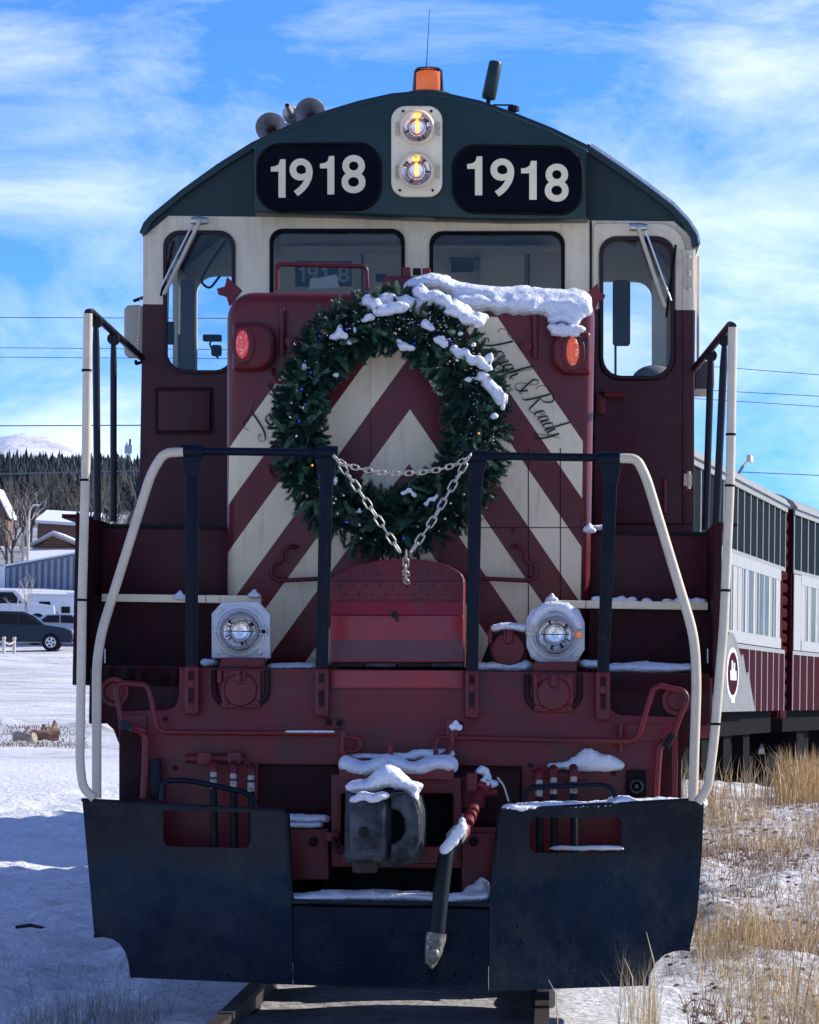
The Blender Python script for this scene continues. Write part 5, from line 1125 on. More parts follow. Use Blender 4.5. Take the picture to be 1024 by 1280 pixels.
# centre lunch-box
bx = plate('centre_locker', [(413, 723), (425, 714), (445, 706), (475, 700), (508, 698), (540, 701), (562, 707), (576, 716), (580, 722), (580, 834), (413, 833)], .44, .42, M_mar, loco, bev=.01)
plate('tread_strip', rr(413.5, 727, 579.5, 750, 1), .425, .016, M_mar, bx, bev=.003)
b = B()
for x0_ in range(424, 576, 17):
    for y_ in (733, 743): b.lathe([(.005, 0), (.004, .004)], P(x0_ + (y_ == 743) * 8, y_, .425), seg=6)
for x0_ in range(440, 560, 16): b.lathe([(.005, 0), (.004, .004)], P(x0_, 717, .44), seg=6)
b.obj('rivet', M_mard, bx)['kind'] = 'stuff'
B().poly([P(414, 767.5, .42), P(414, 752, .44) , P(414, 767.5, .44)], P(579, 769, .42) - P(414, 767.5, .42)).obj('lip', M_marb, bx)
plate('locker_door', rr(413.5, 769, 579.5, 828, 2), .414, .027, M_marb, bx, bev=.006)
plate('door_ledge', [(415, 800), (578, 801), (578, 826), (415, 826)], .410, .004, mat('scuffed_maroon', (.11, .03, .042), .5, var=.25, nscale=5), bx)
for i, x_ in enumerate((414, 455, 497, 538)): plate('hinge', rr(x_ + 1, 829, x_ + 40, 834, 1), .405, .02, M_sten if i % 2 == 0 else M_steel, bx, bev=.004)
b = B().ico(P(493, 768, .40), .018, 2).tube([P(493, 768, .39), P(497, 776, .375)], [.012, .008], 8); b.obj('latch_knob', M_steel, bx, True)
b = B().box(P(580.5, 0, .5).x, P(586, 0, .5).x, .46, .84, P(583, 833, .46).z, P(583, 748, .46).z, .006); o = b.obj('snow', M_snow); tag(o, 'thin vertical strip of snow against the right side of the centre locker', 'snow', 'snow lying on the locomotive')
# uncoupling levers and pipework
tubep('uncoupling_lever', [(182, 914, .22), (160, 906, .22), (152, 903, .22), (145, 860, .22), (152, 854, .22), (183, 856, .22), (188, 868, .22), (197, 915, .22), (300, 916, .22), (421, 917, .22)], .22, 3.6, M_mar, loco, .05)
tubep('uncoupling_lever', [(568, 922, .22), (700, 925, .22), (797, 926, .22), (804, 900, .22), (816, 862, .22), (824, 857, .22), (855, 864, .22), (859, 872, .22), (842, 918, .22), (834, 928, .22)], .22, 3.6, M_mar, loco, .05)
tubep('lever_end', [(152, 903, .22), (158, 909, .2), (166, 912, .2)], .22, 4.6, M_steel, loco, .02); tubep('lever_end', [(841, 918, .2), (835, 928, .2), (832, 934, .2)], .22, 4.8, M_sten, loco, .02)
tubep('lever_loop', [(430, 915, .2), (427, 940, .2), (440, 950, .18), (487, 957, .1), (488, 932, .1)], .2, 3.6, M_mar, loco, .06)
tubep('lever_loop', [(432, 921, .2), (450, 923, .2), (452, 935, .2), (444, 940, .2), (432, 938, .2)], .2, 3.2, M_mar, loco, .05)
tubep('lever_loop', [(499, 957, .1), (540, 950, .1), (560, 942, .18), (566, 925, .2), (565, 910, .2)], .2, 3.8, M_mar, loco, .06)
tubep('lever_loop', [(565, 922, .2), (548, 921, .2), (544, 935, .2), (546, 955, .2), (566, 957, .2)], .2, 3.0, M_mar, loco, .04)
b = B()
for x, y in ((411, 903), (425, 904), (563, 905), (576, 906)): b.lathe([(.018, 0), (.018, .015), (.009, .02)], P(x, y, YF - .02), seg=6)
for x, y in ((207, 899), (219, 960), (818, 910), (779, 910), (663, 957), (767, 967)): b.lathe([(.014, 0), (.014, .01)], P(x, y, YF), seg=8)
b.obj('bolt', M_mard, pl)
plate('lever_bracket', rr(406, 898, 430, 912, 3), YF - .02, .02, M_mar, loco, bev=.004); plate('lever_bracket', rr(558, 899, 572, 922, 3), .2, .05, M_mar, loco, bev=.004); plate('lever_bracket', rr(775, 905, 828, 926, 2), YF - .012, .012, M_mar, loco, bev=.003); plate('lever_bracket', rr(774, 905, 778, 940, 1), .26, .09, M_mar, loco, bev=.003)
plate('lever_bracket', rr(148, 893, 183, 912, 2), YF - .015, .015, M_mar, loco, bev=.003); plate('scuff_plate', rr(150, 912, 176, 1000, 2), YF - .012, .012, M_mard, loco)
tubep('vertical_pipe', [(163, 911, .25), (178, 914, .25), (183, 924, .25), (182, 960, .25), (180, 998, .25)], .25, 5.2, M_mar, loco, .06)
tubep('vertical_pipe', [(832, 926, .25), (824, 934, .25), (822, 960, .25), (820, 998, .25)], .25, 4.6, M_mar, loco, .06); plate('scuff_plate', rr(826, 930, 840, 1005, 2), YF - .012, .012, M_mard, loco)
tubep('hose_manifold', [(232, 948, .28), (305, 949, .28)], .28, 6, M_mar, loco, 0); tubep('hose_manifold', [(664, 968, .28), (735, 970, .28)], .28, 5, M_mar, loco, 0)
for x in (255, 293): plate('manifold_clamp', rr(x - 9, 940, x + 9, 956, 4), .25, .05, M_mar, loco, bev=.005)
def mu(x, y0_, cm):
    r_ = tubep('air_hose', [(x, y0_ + 18, .16), (x + 1, y0_ + 60, .12), (x + 1, y0_ + 110, .12)], .16, 4.5, M_hose, loco, 0)
    tubep('hose_coupling', [(x, y0_ - 4, .17), (x, y0_ + 2, .17), (x, y0_ + 18, .16)], .17, 4.6, M_ctag, r_, 0, 12); tubep('hose_nut', [(x, y0_ - 14, .22), (x, y0_ - 10, .18), (x, y0_ - 2, .17)], .18, 6, M_mar, r_, .02, 8); tubep('coupling_ring', [(x, y0_ + 3, .17), (x, y0_ + 6, .17)], .17, 5.6, M_steel, r_, 0, 12)
for x, y in ((267, 968), (292, 970), (314, 972), (674, 978), (692, 975), (717, 974)): mu(x, y, M_ctag)
tubep('guard_bar', [(203, 1000, .0), (204, 980, .0), (212, 975, .0), (240, 976, .0), (305, 990, .0), (316, 997, .0), (321, 1006, .0)], .0, 3.6, M_blue, loco, .05)
tubep('guard_bar', [(654, 1000, .0), (657, 990, .0), (666, 984, .0), (750, 981, .0), (763, 984, .0), (770, 996, .0)], .0, 3.6, M_blue, loco, .05)
sk = plate('socket_box', rr(783, 963, 808, 996, 3), YF - .05, .05, M_blk, loco, bev=.008); B().lathe([(.034, 0), (.036, .015), (.026, .018), (.022, 0), (.012, 0), (.011, .012), (.001, .012)], P(796, 983, YF - .05), seg=24).obj('socket_ring', M_steel, sk, 40)
plate('blue_hose_cluster', [(186, 950), (200, 948), (202, 1000), (188, 1000)], .24, .06, M_blue, loco, bev=.01)
# --- coupler and pocket
b = B()
pk = plate('coupler_pocket', [(414, 968), (577, 972), (577, 1086), (414, 1084)], .12, .20, M_mar, loco, holes=[rr(427, 992, 566, 1057, 3)], bev=.006)
plate('pocket_shade', rr(420, 985, 572, 1062, 2), .33, .02, M_blk, loco)  # black sheet painting the shade inside the coupler pocket
plate('pocket_bar', rr(426, 1058, 572, 1080, 2), .05, .1, M_mar, pk, bev=.006); plate('side_block', rr(405, 1040, 424, 1052, 2), .05, .1, M_mar, pk, bev=.006)
plate('shelf', rr(424, 962, 567, 974, 1), .0, .3, M_mar, loco)
cp = plate('coupler', [(431, 992), (437, 984), (470, 981), (510, 986), (524, 997), (529, 1015), (529, 1060), (522, 1078), (500, 1084), (436, 1083), (430, 1070)], -.48, .75, M_steel, loco, bev=.04)
plate('knuckle', [(437, 1004), (442, 999), (478, 1000), (483, 1006), (482, 1072), (476, 1079), (441, 1076), (436, 1070)], -.66, .22, M_steel, cp, bev=.025)
plate('guard_arm', [(488, 992), (508, 990), (520, 1000), (526, 1020), (526, 1052), (518, 1072), (498, 1079), (487, 1078), (488, 1056), (500, 1050), (506, 1040), (506, 1024), (499, 1014), (487, 1010)], -.60, .16, M_steel, cp, bev=.022)
plate('knuckle_gap_shade', rr(483, 1012, 504, 1054, 5), -.485, .01, M_blk, cp); B().lathe([(.035, -.14), (.035, .14), (.02, .15)], P(482, 1036, -.55), (0, 0, 1), 16).obj('knuckle_pin', M_sten, cp, 40)  # black plate paints the shaded hollow onto the coupler head
plate('lock_lifter', rr(440, 1074, 472, 1092, 5), -.5, .12, M_rust, cp, bev=.015); tubep('lifter_arm', [(432, 1060, -.45), (424, 1066, -.3), (418, 1050, 0)], -.45, 4, M_mard, cp, .03)
plate('knuckle_rib', rr(446, 1012, 474, 1016, 1), -.668, .012, M_steel, cp, bev=.004); plate('knuckle_rib', rr(446, 1060, 474, 1064, 1), -.668, .012, M_steel, cp, bev=.004)
plate('casting_mark', circ(455, 1040, 7, 14), -.668, .01, M_sten, cp, bev=.003)
for (x0_, y0_, x1_, y1_, bxx, byy) in ((359, 1036, 411, 1100, 392, 1052), (577, 1041, 622, 1115, 592, 1052)):
    lb = plate('bracket_box', rr(x0_, y0_, x1_, y1_, 2), .10, .22, M_mar, loco, bev=.006); B().lathe([(.026, 0), (.026, .02), (.014, .024), (.014, .04)], P(bxx, byy, .10), seg=6).obj('bolt', M_mard, lb)
plate('hose_bracket', [(568, 963), (650, 964), (650, 1034), (568, 1030)], .26, .05, M_mard, loco, bev=.005); plate('hose_bracket', rr(576, 970, 606, 1010, 4), .22, .03, M_mar, loco, bev=.005); plate('hose_bracket', [(568, 1034), (650, 1034), (650, 1046), (568, 1044)], .15, .12, M_mar, loco, bev=.004)
B().box(-1.3, 1.3, .45, .9, .15, zD - .35).obj('void_shade', M_blk, loco)  # black box painting the shade of the void behind the plow
ah = tubep('brake_pipe', [(604, 968, .18), (602, 985, .12), (592, 1010, -.05), (584, 1030, -.25), (577, 1045, -.38)], .1, 8.2, M_mar, loco, .08, 14)
b = B().ico(P(604, 982, .08), .045, 2, (1, 1, .8)).tube([P(588, 992, .1), P(622, 990, .1)], .018, 8).box(P(598, 0, .1).x, P(611, 0, .1).x, .05, .12, P(604, 990, .1).z, P(604, 966, .1).z, .008); b.obj('angle_cock', M_mar, ah, 50)
tubep('brake_hose', [(577, 1044, -.38), (566, 1052, -.45), (557, 1070, -.5), (552, 1110, -.53), (546, 1170, -.56)], -.4, 10, M_hose, loco, .15, 16)
tubep('hose_band', [(574, 1041, -.40), (568, 1048, -.44)], -.4, 11.5, M_ctag, loco, 0, 16)
b = B().tube([P(546, 1166, -.56), P(545, 1172, -.56), P(542, 1190, -.57), P(538, 1206, -.58)], [.05, .052, .044, .028], 12); b.ico(P(541, 1194, -.60), .038, 2, (1, .8, 1.1)).tube([P(536, 1178, -.6), P(534, 1200, -.62), P(541, 1209, -.6)], .012, 7); b.obj('glad_hand', M_gh, loco, 50)
tubep('bleed_cord', [(622, 972, .1), (630, 982, .08), (636, 1002, .05)], .1, 1.2, M_pipe, loco, .02, 6)
# --- snow plow
def ypl(px, py):
    if px < 360: t = (360 - px) / 257.
    elif px > 612: t = (px - 612) / 268.
    else: t = 0
    v = (py - 1000) / 235.
    return -.36 + .50 * t + .11 * (1 - min(1, abs((v - .42) / .58)) ** 2) - .07 * v
cuts = [(0, y, 0, 1) for y in range(1006, 1240, 9)] + [(x, 0, 1, 0) for x in range(120, 360, 24)] + [(x, 0, 1, 0) for x in range(630, 880, 24)]
plw = empty('snow_plow', (0, 0, 0)); plw.parent = loco
hl = rr(204, 1013, 314, 1058, 0, r4=(4, 4, 10, 10)); hl = [(x, y + (x - 204) * .02) for x, y in hl]; hr_ = rr(662, 1022, 777, 1066, 0, r4=(6, 6, 10, 10))
arcL = [(118, 1170), (130, 1169), (142, 1172), (152, 1179), (159, 1190), (163, 1204), (165, 1222)]
arcR = [(808, 1232), (811, 1216), (818, 1202), (829, 1192), (842, 1187), (854, 1186), (862, 1187)]
plate('plow_blade', [(103, 1001)] + [(357, 1015), (361, 1040), (365, 1120), (366, 1231)] + arcL[::-1], ypl, .018, M_plow, plw, holes=[hl], cuts=cuts, smooth=25)
plate('plow_blade', [(627, 1014), (880, 1000), (878, 1060), (872, 1140), (862, 1187)] + arcR[::-1][1:] + [(611, 1239), (612, 1130), (618, 1060)], ypl, .018, M_plow, plw, holes=[hr_], cuts=cuts, smooth=25)
plate('plow_blade', [(366.5, 1133), (611, 1137), (610.5, 1239), (366.5, 1231)], lambda a, c: ypl(a, c) - .001, .018, M_plow, plw, cuts=cuts, smooth=25)
plate('plow_ledge', [(362, 1124), (613, 1128), (613, 1134), (362, 1130)], -.33, .35, M_plow, plw, bev=.004)
for pts in ([(103, 1000), (358, 1014)], [(626, 1013), (881, 999)]):
    B().tube([P(x, y, ypl(x, y) + .012) for x, y in [(pts[0][0] + (pts[1][0] - pts[0][0]) * t, pts[0][1] + (pts[1][1] - pts[0][1]) * t) for t in np.linspace(0, 1, 8)]], .011, 8).obj('plow_edge', M_blue, plw, 50)
for x_, y0_, y1_ in ((359, 1016, 1128), (625, 1016, 1133)): B().tube([P(x_, y0_, ypl(x_, y0_) + .02), P(x_ + (5 if x_ < 500 else -11), y1_, ypl(x_, y1_) + .02)], .014, 8).obj('plow_edge', M_blue, plw, 50)
B().tube([P(x, y, ypl(x, y) + .02) for x, y in arcL], .010, 6).obj('plow_edge', M_blue, plw, 50); B().tube([P(x, y, ypl(x, y) + .02) for x, y in arcR], .010, 6).obj('plow_edge', M_blue, plw, 50)
for s_ in (-1, 1):
    for X in (.35, 1.25): B().box(min(s_ * X, s_ * X + .02), max(s_ * X, s_ * X + .02), .16, .4, .35, .85).obj('plow_brace', M_blk, plw)
# --- body behind: underframe, long hood, trucks, tank
B().box(-1.30, 1.40, 1.2, 17.0, 1.28, 1.60).obj('underframe', M_mard, loco)
B().box(-1.45, 1.50, 5.4, 17.2, 1.60, 1.68).obj('walkway', M_mard, loco)
b = B().box(-.92, .95, 5.36, 16.3, 1.68, 4.05, .08); lh = b.obj('long_hood', M_mar, loco)
B().box(-.55, .58, 5.4, 16.2, 4.05, 4.32, .08).obj('radiator_roof', M_green, lh)
for i in range(10):
    for X in (-.925, .925 + .03): B().box(X - .012, X + .012, 5.8 + i * 1.03, 6.65 + i * 1.03, 1.85, 3.6, .004).obj('hood_door', M_mar, lh)
B().lathe([(.48, -2.3), (.52, -2.25), (.52, 2.25), (.48, 2.3)], (0, 8.8, .85), (0, 1, 0), 20).obj('fuel_tank', M_blk, loco, 40)
for Yt in (3.9, 13.6):
    tr = B().box(-1.15, -1.0, Yt - 1.9, Yt + 1.9, .45, .85, .05).box(1.0, 1.15, Yt - 1.9, Yt + 1.9, .45, .85, .05).box(-1.0, 1.0, Yt - .2, Yt + .2, .45, .8).obj('truck', M_blk, loco)
    for dy in (-1.35, 1.35):
        for X in (-.755, .755): B().lathe([(.1, -.07), (.5, -.07), (.54, -.06), (.51, .06), (.1, .07)], (X, Yt + dy, .51), (1 if X < 0 else -1, 0, 0), 32).obj('wheel', M_rust, tr, 40)
        B().lathe([(.08, -.7), (.08, .7)], (0, Yt + dy, .51), (1, 0, 0), 14).obj('axle', M_sten, tr, 40)
# ------------------------------------------------------------------ snow lying on the locomotive
rs = random.Random(3)
L = []
for i in range(26):
    t = i / 25; x = 520 + 204 * t; y = 366 + 16 * t - (10 * math.exp(-((t - .12) / .1) ** 2)); L.append((x, y - 2, YN + .18, 17, 14 - 3 * (t < .1) + 3 * (t > .6), .22)); L.append((x, y - 3, YN + .6, 16, 9, .35)); L.append((x, y - 2, YN + 1.2, 16, 8, .35))
for x in range(572, 737, 7): L.append((x, 379 + (x - 572) * .04, YN - .0, 8, 9 + 6 * rs.random(), .09))
for (x, y, r_) in ((704, 396, 11), (716, 402, 9), (692, 400, 8), (722, 392, 11), (668, 386, 8)): L.append((x, y, YN - .05, r_, r_ * .8, .06))
snow_lump('snow', L, .012, .010, 'thick snow bank along the right half of the nose top', 1)
snow_lump('snow', [(x, 413 + 5 * math.sin(x), YN - .08, 7, 4.5, .05) for x in range(690, 728, 4)], .007, .005, 'small snow cap on the hood of the right red marker light', 2)
snow_lump('snow', [(x, 1003 + (880 - x) * .032 - (8 if abs(x - 778) < 12 else 0) * .6, ypl(x, 1003) + .10, 10, 6 + 2 * rs.random(), .10) for x in range(636, 880, 7)], .009, .007, 'long snow ridge along the top of the right plow blade', 3)
snow_lump('snow', [(x, 1124 - 5 * abs(math.sin((x - 370) / 60)), -.15, 13, 7, .14) for x in range(372, 610, 9)], .010, .009, 'snow in the notch on the middle plow ledge under the coupler', 4)
snow_lump('snow', [(690 + i * 6, 958 - (16 * math.exp(-((i - 7.5) / 2.6) ** 2) + 8 * math.exp(-((i - 12) / 2) ** 2)) * .5, YF - .03, 7, 4 + 12 * math.exp(-((i - 7.5) / 3) ** 2) + 6 * math.exp(-((i - 12) / 2.) ** 2), .05) for i in range(15)], .008, .005, 'peaked snow heap on the pilot above the right air hoses', 5)
snow_lump('snow', [(x, 958 + 4 * math.sin(x * .1), .10, 12, 11, .14) for x in range(434, 566, 8)] + [(x, 942, .26, 10, 6, .06) for x in range(520, 564, 8)] + [(x, 946, .26, 10, 4, .06) for x in range(436, 520, 9)], .010, .007, 'snow shelf on the pilot just behind the coupler', 6)
snow_lump('snow', [(x, 984 - 14 * math.exp(-((x - 486) / 16.) ** 2), -.42, 13, 8 + 8 * math.exp(-((x - 486) / 14.) ** 2), .12) for x in range(444, 522, 6)] + [(517, 996, -.45, 8, 8, .08), (486, 962, -.2, 12, 12, .12)], .009, .007, 'snow heaped over the back and top of the coupler', 7)
snow_lump('snow', [(x, 997 + 3 * math.sin(x * .3), -.62, 8, 5, .06) for x in range(444, 482, 5)], .007, .005, 'small snow cap on the front knuckle of the coupler', 8)
snow_lump('snow', [(694 + 29 * math.sin(a), 792 - 34 * math.cos(a), .50, 9, 7, .055) for a in np.linspace(-1.15, 1.25, 15)], .008, .004, 'snow hood wrapped over the right ditch light', 9)
snow_lump('snow', [(x, 786 - 3 * math.cos((x - 636) / 12), .54, 7, 5, .05) for x in range(619, 656, 5)], .007, .004, 'snow cap on the round receptacle left of the right ditch light', 10)
snow_lump('snow', [(x, 836, .62, 12, 9 - 3 * abs(x - 805) / 60., .15) for x in range(768, 864, 8)], .010, .007, 'flat bluish snow patch on the right end deck', 11)
snow_lump('snow', [(x, 834, .65, 9, 5, .12) for x in range(342, 398, 7)], .009, .007, 'snow crumbs on the deck left of the centre locker', 12)
snow_lump('snow', [(x, 834, .62, 10, 8, .14) for x in range(602, 664, 7)], .010, .008, 'snow on the deck between locker and right ditch light', 13)
snow_lump('snow', [(x, 831, .60, 8, 6, .10) for x in (732, 738, 744)], .009, .006, 'small snow pile on the deck beside the right stanchion', 14)
snow_lump('snow', [(x, 829, .60, 7, 5, .06) for x in (257, 262, 268)], .008, .006, 'small snow pile on the deck left of the left ditch light', 15)
snow_lump('snow', [(x, 1022 + (x - 360) * .02, .18, 8, 5, .08) for x in range(364, 408, 6)], .008, .006, 'snow strip on the bracket left of the coupler', 16)
snow_lump('snow', [(x, 1031, .12, 8, 3.5, .06) for x in range(362, 404, 6)], .007, .004, 'second thin snow strip under the one left of the coupler', 17)
snow_lump('snow', [(600 + 9 * t, 964 - 6 * math.sin(t * 3) + 7 * t, .12, 6, 4, .05) for t in np.linspace(0, 2, 7)] + [(604, 975, .06, 4, 3, .03), (610, 979, .06, 3.5, 3, .03)], .006, .003, 'snow cap on the brake pipe valve', 18)
snow_lump('snow', [(578 - 22 * t, 1034 + 28 * t, -.50, 7, 8, .05) for t in np.linspace(0, 1, 8)] + [(578, 1028, -.40, 5, 7, .04)], .007, .004, 'snow clinging to the bend of the brake hose', 19)
snow_lump('snow', [(x, 1026, .2, 9, 9, .05) for x in (576, 584)], .008, .005, 'snow in the corner beside the brake pipe', 20)
snow_lump('snow', [(590, 1117, -.05, 12, 11, .10), (603, 1112, -.05, 10, 15, .10), (580, 1122, -.05, 10, 7, .1)], .009, .006, 'snow drift behind the hose at the right end of the plow notch', 21)
for i, (x, y, n_, lb) in enumerate([(690, 748, .78, 'snow crumb on top of the right ditch light'), (318, 742, .78, 'snow crumb on the cream nosing above the left ditch light'), (570, 906, .2, 'snow dab on the uncoupling lever bracket'), (737, 660, 1.05, 'snow lump at the foot of the nose right edge'), (225, 744, .8, 'snow crumb on the left step nosing'), (410, 545 + 0, .05, None)]):
    if lb: snow_lump('snow', [(x - 3, y + 2, n_, 6, 4.5, .03), (x + 4, y + 3, n_, 5, 4, .03), (x, y - 2, n_, 3.5, 5, .02)], .006, .003, lb, 30 + i)
snow_lump('snow', [(x, 748.5 + (x - 740) * .02 + 1, .83, 7, 3 + 3 * rs.random(), .03) for x in (745, 752, 770, 776, 790, 808, 835, 850, 857, 864, 871, 878)], .006, .003, 'broken line of snow on the right cream step nosing', 40)
snow_lump('snow', [(x, 914.5, .2, 6, 1.6, .015) for x in range(362, 418, 4)], .005, .001, 'thin snow line on the left uncoupling lever', 41)
snow_lump('snow', [(x, 660, 1.36, 6, 4, .04) for x in (740, 746, 752, 758)], .006, .003, 'little snow pile where the upper right step meets the nose', 42)
snow_lump('snow', [(x, 1060, .05, 12, 3, .06) for x in range(700, 774, 7)], .007, .004, 'thin snow line seen through the slot of the right plow blade', 43)
# ------------------------------------------------------------------ wreath
M_cord = mat('green_cord', (.01, .05, .03), .5)
YW = .86
wcx, wcy = P(488, 528, YW).x, P(488, 528, YW).z
wreath = empty('wreath', (wcx, YW, wcy), label='big round evergreen Christmas wreath with snow hung on the locomotive nose', cat='wreath')
kW = S(YW)
def ring(th):
    ox, oz = 490 + 141 * math.cos(th), 529 - 162 * math.sin(th); ix, iz = 481 + 82 * math.cos(th), 528 - 92 * math.sin(th)
    c = P((ox + ix) / 2, (oz + iz) / 2, YW); c = Vector((c.x - wcx, 0, c.z - wcy)); hw = math.hypot(ox - ix, oz - iz) / 2 / kW
    e = Vector((math.cos(th), 0, math.sin(th))); return c, e, hw
def needle_mat(name, a, c):
    m = gmat(name, a, c); m.node_tree.nodes['Principled BSDF'].inputs['Roughness'].default_value = .45; return m
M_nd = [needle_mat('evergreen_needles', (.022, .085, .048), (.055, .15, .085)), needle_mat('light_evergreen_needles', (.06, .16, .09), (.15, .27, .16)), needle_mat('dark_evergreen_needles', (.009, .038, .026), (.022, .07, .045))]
rw = random.Random(21)
def sprig_pts(rg, ln, nn):
    V, Fc = [], []
    bend = rg.uniform(-.25, .25)
    for i in range(nn):
        t = (i + rg.random()) / nn; p = Vector((bend * t * t * ln, 0, t * ln)); a = rg.uniform(0, 6.283); an = rg.uniform(.55, 1.0) * (1 - .45 * t); l = rg.uniform(.022, .032) * (1 - .25 * t)
        d = Vector((math.cos(a) * math.sin(an), math.sin(a) * math.sin(an), math.cos(an))); s = d.cross(Vector((rg.random(), rg.random(), rg.random()))).normalized() * .0015
        n = len(V); V += [p - s, p + s, p + d * l + s * .5, p + d * l - s * .5]; Fc.append((n, n + 1, n + 2, n + 3))
    for k in range(3):
        n = len(V); a = k * 1.05; s = Vector((math.cos(a), math.sin(a), 0)) * .0022; V += [-s, s, Vector((bend * ln, 0, ln)) + s * .4, Vector((bend * ln, 0, ln)) - s * .4]; Fc.append((n, n + 1, n + 2, n + 3))
    return V, Fc
SP = []
for i in range(6):
    V, Fc = sprig_pts(rw, rw.uniform(.075, .10), 120); me = bpy.data.meshes.new('sprig'); me.from_pydata([tuple(v) for v in V], [], Fc); me.materials.append(M_nd[i % 3]); SP.append((me, V, Fc))
def place(th, u, out, rg):
    c, e, hw = ring(th); hw -= .045; ta = Vector((-math.sin(th), 0, math.cos(th)))
    ph = u * math.pi * .5; dep = .12
    pos = c + e * (math.sin(ph) * hw) + Vector((0, -math.cos(ph) * dep * out, 0))
    d = (e * math.sin(ph) * 1.3 + Vector((0, -math.cos(ph) * .9, 0)) + ta * rg.uniform(-1.1, 1.1) + Vector((rg.uniform(-.3, .3), rg.uniform(-.2, .2), rg.uniform(-.5, .2)))).normalized()
    return pos, d
def rot_to(d, tw): return d.to_track_quat('Z', 'Y').to_matrix() @ Matrix.Rotation(tw, 3, 'Z')
V, Fc = [], []
for i in range(1500):
    th = rw.uniform(0, 2 * math.pi); pos, d = place(th, rw.uniform(-1.0, 1.0), rw.uniform(.1, .85), rw); me, v0, f0 = SP[i % 6]; m = rot_to(d, rw.uniform(0, 6.28)); n = len(V)
    V += [tuple(m @ v + pos) for v in v0]; Fc += [tuple(n + q for q in f) for f in f0]
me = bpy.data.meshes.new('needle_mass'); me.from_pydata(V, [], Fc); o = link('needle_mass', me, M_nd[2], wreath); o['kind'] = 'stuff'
for i in range(298):
    th = 2 * math.pi * i / 298 + rw.uniform(-.03, .03); pos, d = place(th, rw.uniform(-.95, 1.0), 1.0, rw); o = link('sprig', SP[rw.randrange(6)][0], None, wreath)
    o.matrix_local = Matrix.Translation(pos) @ rot_to(d, rw.uniform(0, 6.28)).to_4x4() @ Matrix.Scale(rw.uniform(.9, 1.25), 4)
core = B()
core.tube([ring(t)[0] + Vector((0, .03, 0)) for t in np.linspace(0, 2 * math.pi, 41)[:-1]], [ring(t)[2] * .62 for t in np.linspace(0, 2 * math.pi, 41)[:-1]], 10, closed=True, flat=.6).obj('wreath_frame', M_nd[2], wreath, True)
blb = B().ico((0, 0, 0), .0058, 1, (1, 1, 1.5)).mesh('bulb'); blb2 = blb.copy(); blb3 = blb.copy(); blb.materials.append(M_led); blb2.materials.append(M_ledw); blb3.materials.append(M_ledo)
for i in range(64):
    th = rw.uniform(0, 6.283); c, e, hw = ring(th); u = rw.uniform(-.85, .95); o = link('bulb', blb if i % 9 < 3 else (blb3 if i % 14 == 4 else blb2), None, wreath)
    o.location = c + e * (u * (hw - .03)) + Vector((0, -.12 * math.cos(u * 1.4) - .045, 0)); o.rotation_euler = (rw.random() * 3, rw.random() * 3, 0)
def wsnow(blobs, seed, y0=YW - .15):
    o = snow_lump('snow_clump', [(x, y, y0 + dy, rx, rz, ry) for (x, y, dy, rx, rz, ry) in blobs], .007, .009, None, seed, parent=wreath); o.data.transform(Matrix.Translation((-wcx, -YW, -wcy)))
cl_ = [[(x, 374 + 7 * abs(math.sin(x * .13)) + (x - 470) * .03, .08, 12, 9, .07) for x in range(462, 520, 7)] + [(480, 388, -.02, 16, 8, .04), (498, 384, -.02, 14, 8, .04), (470, 380, 0, 9, 7, .04)],
       [(525 + 9 * i, 366 + 4.2 * i + 4 * math.sin(i * 2), .10, 12, 10, .08) for i in range(9)] + [(570, 388, .0, 12, 9, .05), (585, 398, -.02, 12, 8, .04), (598, 404, .02, 9, 7, .04), (556, 376, 0, 10, 7, .05)],
       [(462, 396, -.02, 8, 5, .03), (455, 400, -.02, 5, 3, .02)], [(424, 415, 0, 5, 10, .03), (418, 421, 0, 9, 4, .03), (430, 421, 0, 6, 4, .03)], [(532, 405, -.04, 6, 7, .03), (538, 410, -.04, 5, 5, .03)],
       [(505, 434, -.02, 8, 6, .03), (513, 436, -.02, 6, 4, .03), (499, 428, -.02, 4, 4, .02)], [(550, 425, -.04, 8, 5, .03), (556, 430, -.04, 6, 5, .03)],
       [(568 + 6 * i, 437 + 3 * i + 3 * math.sin(i * 2.2), 0, 7, 6, .04) for i in range(8)] + [(612, 448, .03, 6, 8, .03)], [(604 + 3.5 * i, 470 + 5 * i, .03, 8, 7, .045) for i in range(7)],
       [(592, 432, 0, 4, 4, .02)], [(586, 474, 0, 5, 4, .02), (596, 473, .02, 4, 3, .02)], [(618, 520, .02, 6, 4, .03)], [(628, 505, .05, 4, 8, .02), (633, 498, .06, 4, 8, .02)], [(420, 468, 0, 4, 4, .02)], [(380, 458, .03, 4, 5, .02)],
       [(505, 616, -.02, 4, 3, .02), (512, 612, -.02, 5, 3, .02), (518, 619, -.02, 3, 4, .02)], [(540, 625, -.02, 6, 3, .02), (533, 631, -.02, 4, 3, .02), (546, 620, -.02, 3, 3, .02)], [(420, 600, 0, 3, 7, .02)], [(450, 640, -.02, 5, 2.5, .02)], [(575, 418, -.02, 4, 3, .02), (436, 428, 0, 4, 3, .02), (444, 412, 0, 3, 5, .02)]]
for i, q in enumerate(cl_): wsnow(q, 50 + i)
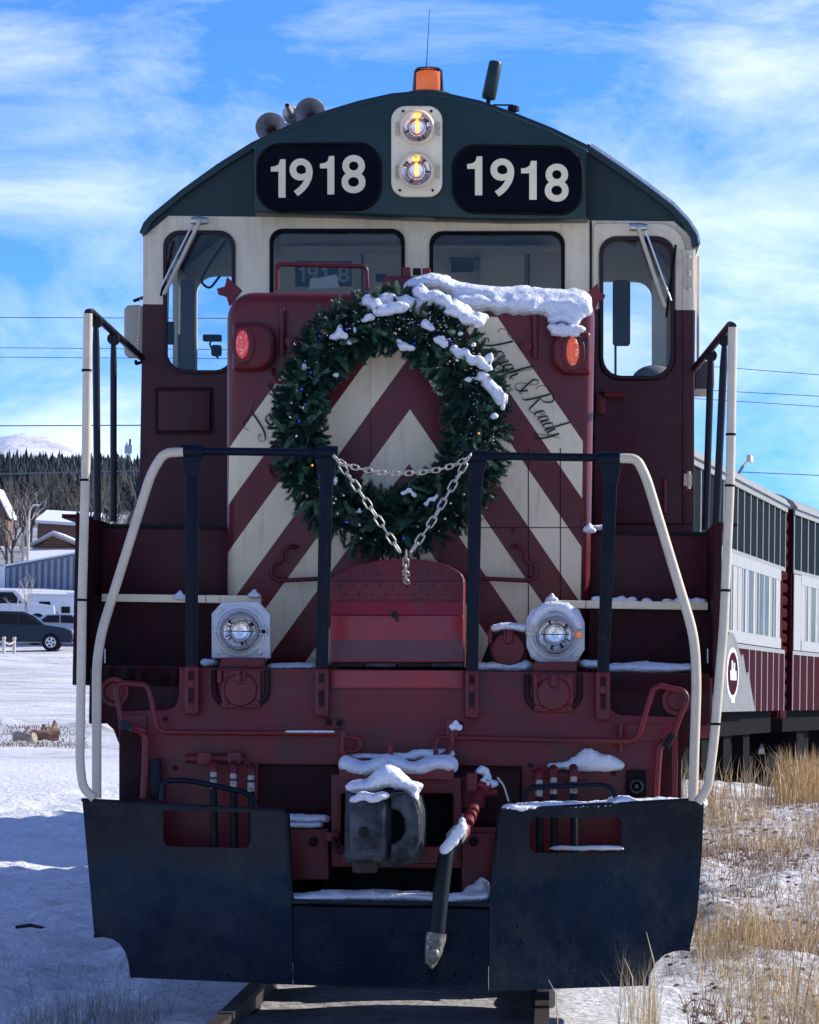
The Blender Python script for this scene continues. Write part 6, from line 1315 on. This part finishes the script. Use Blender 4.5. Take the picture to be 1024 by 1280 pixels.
# snow dust caught in the needles
V, Fc = [], []
for i in range(380):
    th = rw.gauss(1.05, .75); u = rw.uniform(-.6, 1.0); c, e, hw = ring(th); p = c + e * (u * (hw - .02)) + Vector((rw.uniform(-.01, .01), -.13 * math.cos(u * 1.4) - rw.uniform(.0, .05), rw.uniform(0, .02))); r_ = rw.uniform(.0015, .0045)
    n = len(V); V += [tuple(p + Vector((v.x * r_ * rw.uniform(.8, 1.8), v.y * r_, v.z * r_ * .8))) for v in iv]; Fc += [tuple(n + q for q in f) for f in jf]
me = bpy.data.meshes.new('snow_dust'); me.from_pydata(V, [], Fc); link('snow_dust', me, M_snow, wreath, True)['kind'] = 'stuff'
tubep_pts = [ring(t)[0] + ring(t)[1] * (.05 * math.sin(9 * t)) + Vector((0, -.15 - .015 * math.sin(23 * t), 0)) for t in np.linspace(0, 2 * math.pi, 140)]
B().tube(tubep_pts, .0022, 5).obj('light_cord', M_cord, wreath, True)
# ------------------------------------------------------------------ chains
def link_mesh(Ln, Wd, r, nm='link'):
    pts = []; h = Ln / 2 - Wd / 2
    for a in np.linspace(-math.pi / 2, math.pi / 2, 6): pts.append((Wd / 2 * math.cos(a) * 0 + Wd / 2 * math.sin(a), 0, h + Wd / 2 * math.cos(a)))
    for a in np.linspace(math.pi / 2, 3 * math.pi / 2, 6): pts.append((Wd / 2 * math.sin(a), 0, -h + Wd / 2 * math.cos(a)))
    return B().tube(pts, r, 6, closed=True).mesh(nm)
def chain(name, label, path, Ln, Wd, r, parts=None):
    pts = [P(*q) for q in path]; root = empty(name, pts[0], label=label, cat='chain') if parts is None else parts
    me = link_mesh(Ln, Wd, r); me.materials.append(M_chain); me.polygons.foreach_set('use_smooth', [True] * len(me.polygons))
    tot = sum((pts[i + 1] - pts[i]).length for i in range(len(pts) - 1)); step = Ln - 2.6 * r; n = max(2, round(tot / step)); step = tot / n; acc = 0; seg = 0
    for k_ in range(n):
        s_ = (k_ + .5) * step; i = 0; q = s_
        while i < len(pts) - 2 and q > (pts[i + 1] - pts[i]).length: q -= (pts[i + 1] - pts[i]).length; i += 1
        d = (pts[i + 1] - pts[i]).normalized(); p = pts[i] + d * q
        z = d; x = Vector((0, 1, 0)).cross(z).normalized(); y = z.cross(x); tw = (R(20) if k_ % 2 else R(78)) + R(8) * math.sin(k_ * 1.7)
        m = Matrix((x, y, z)).transposed() @ Matrix.Rotation(tw, 3, 'Z')
        o = link('link', me, None, root); o.matrix_local = Matrix.Translation(p - root.location) @ m.to_4x4() @ Matrix.Diagonal((1, 1, 1, 1))
    return root
vch = chain('safety_chain', 'heavy V-shaped chain hanging from both inner stanchions over the wreath', [(418, 570, .12), (440, 600, .10), (470, 645, .10), (500, 690, .12)], .064, .033, .0047)
chain(None, None, [(588, 568, .12), (570, 600, .10), (540, 652, .10), (514, 690, .12)], .064, .033, .0047, vch)
chain(None, None, [(508, 690, .13), (507, 712, .22), (508, 729, .38)], .064, .033, .0047, vch)
chain('chain', 'thin sagging chain looped straight across between the inner stanchions', [(417, 571, .10), (430, 580, .1), (450, 586, .1), (475, 590.5, .1), (500, 592, .1), (525, 590.5, .1), (550, 587, .1), (572, 580, .1), (588, 570, .10)], .044, .024, .0038)
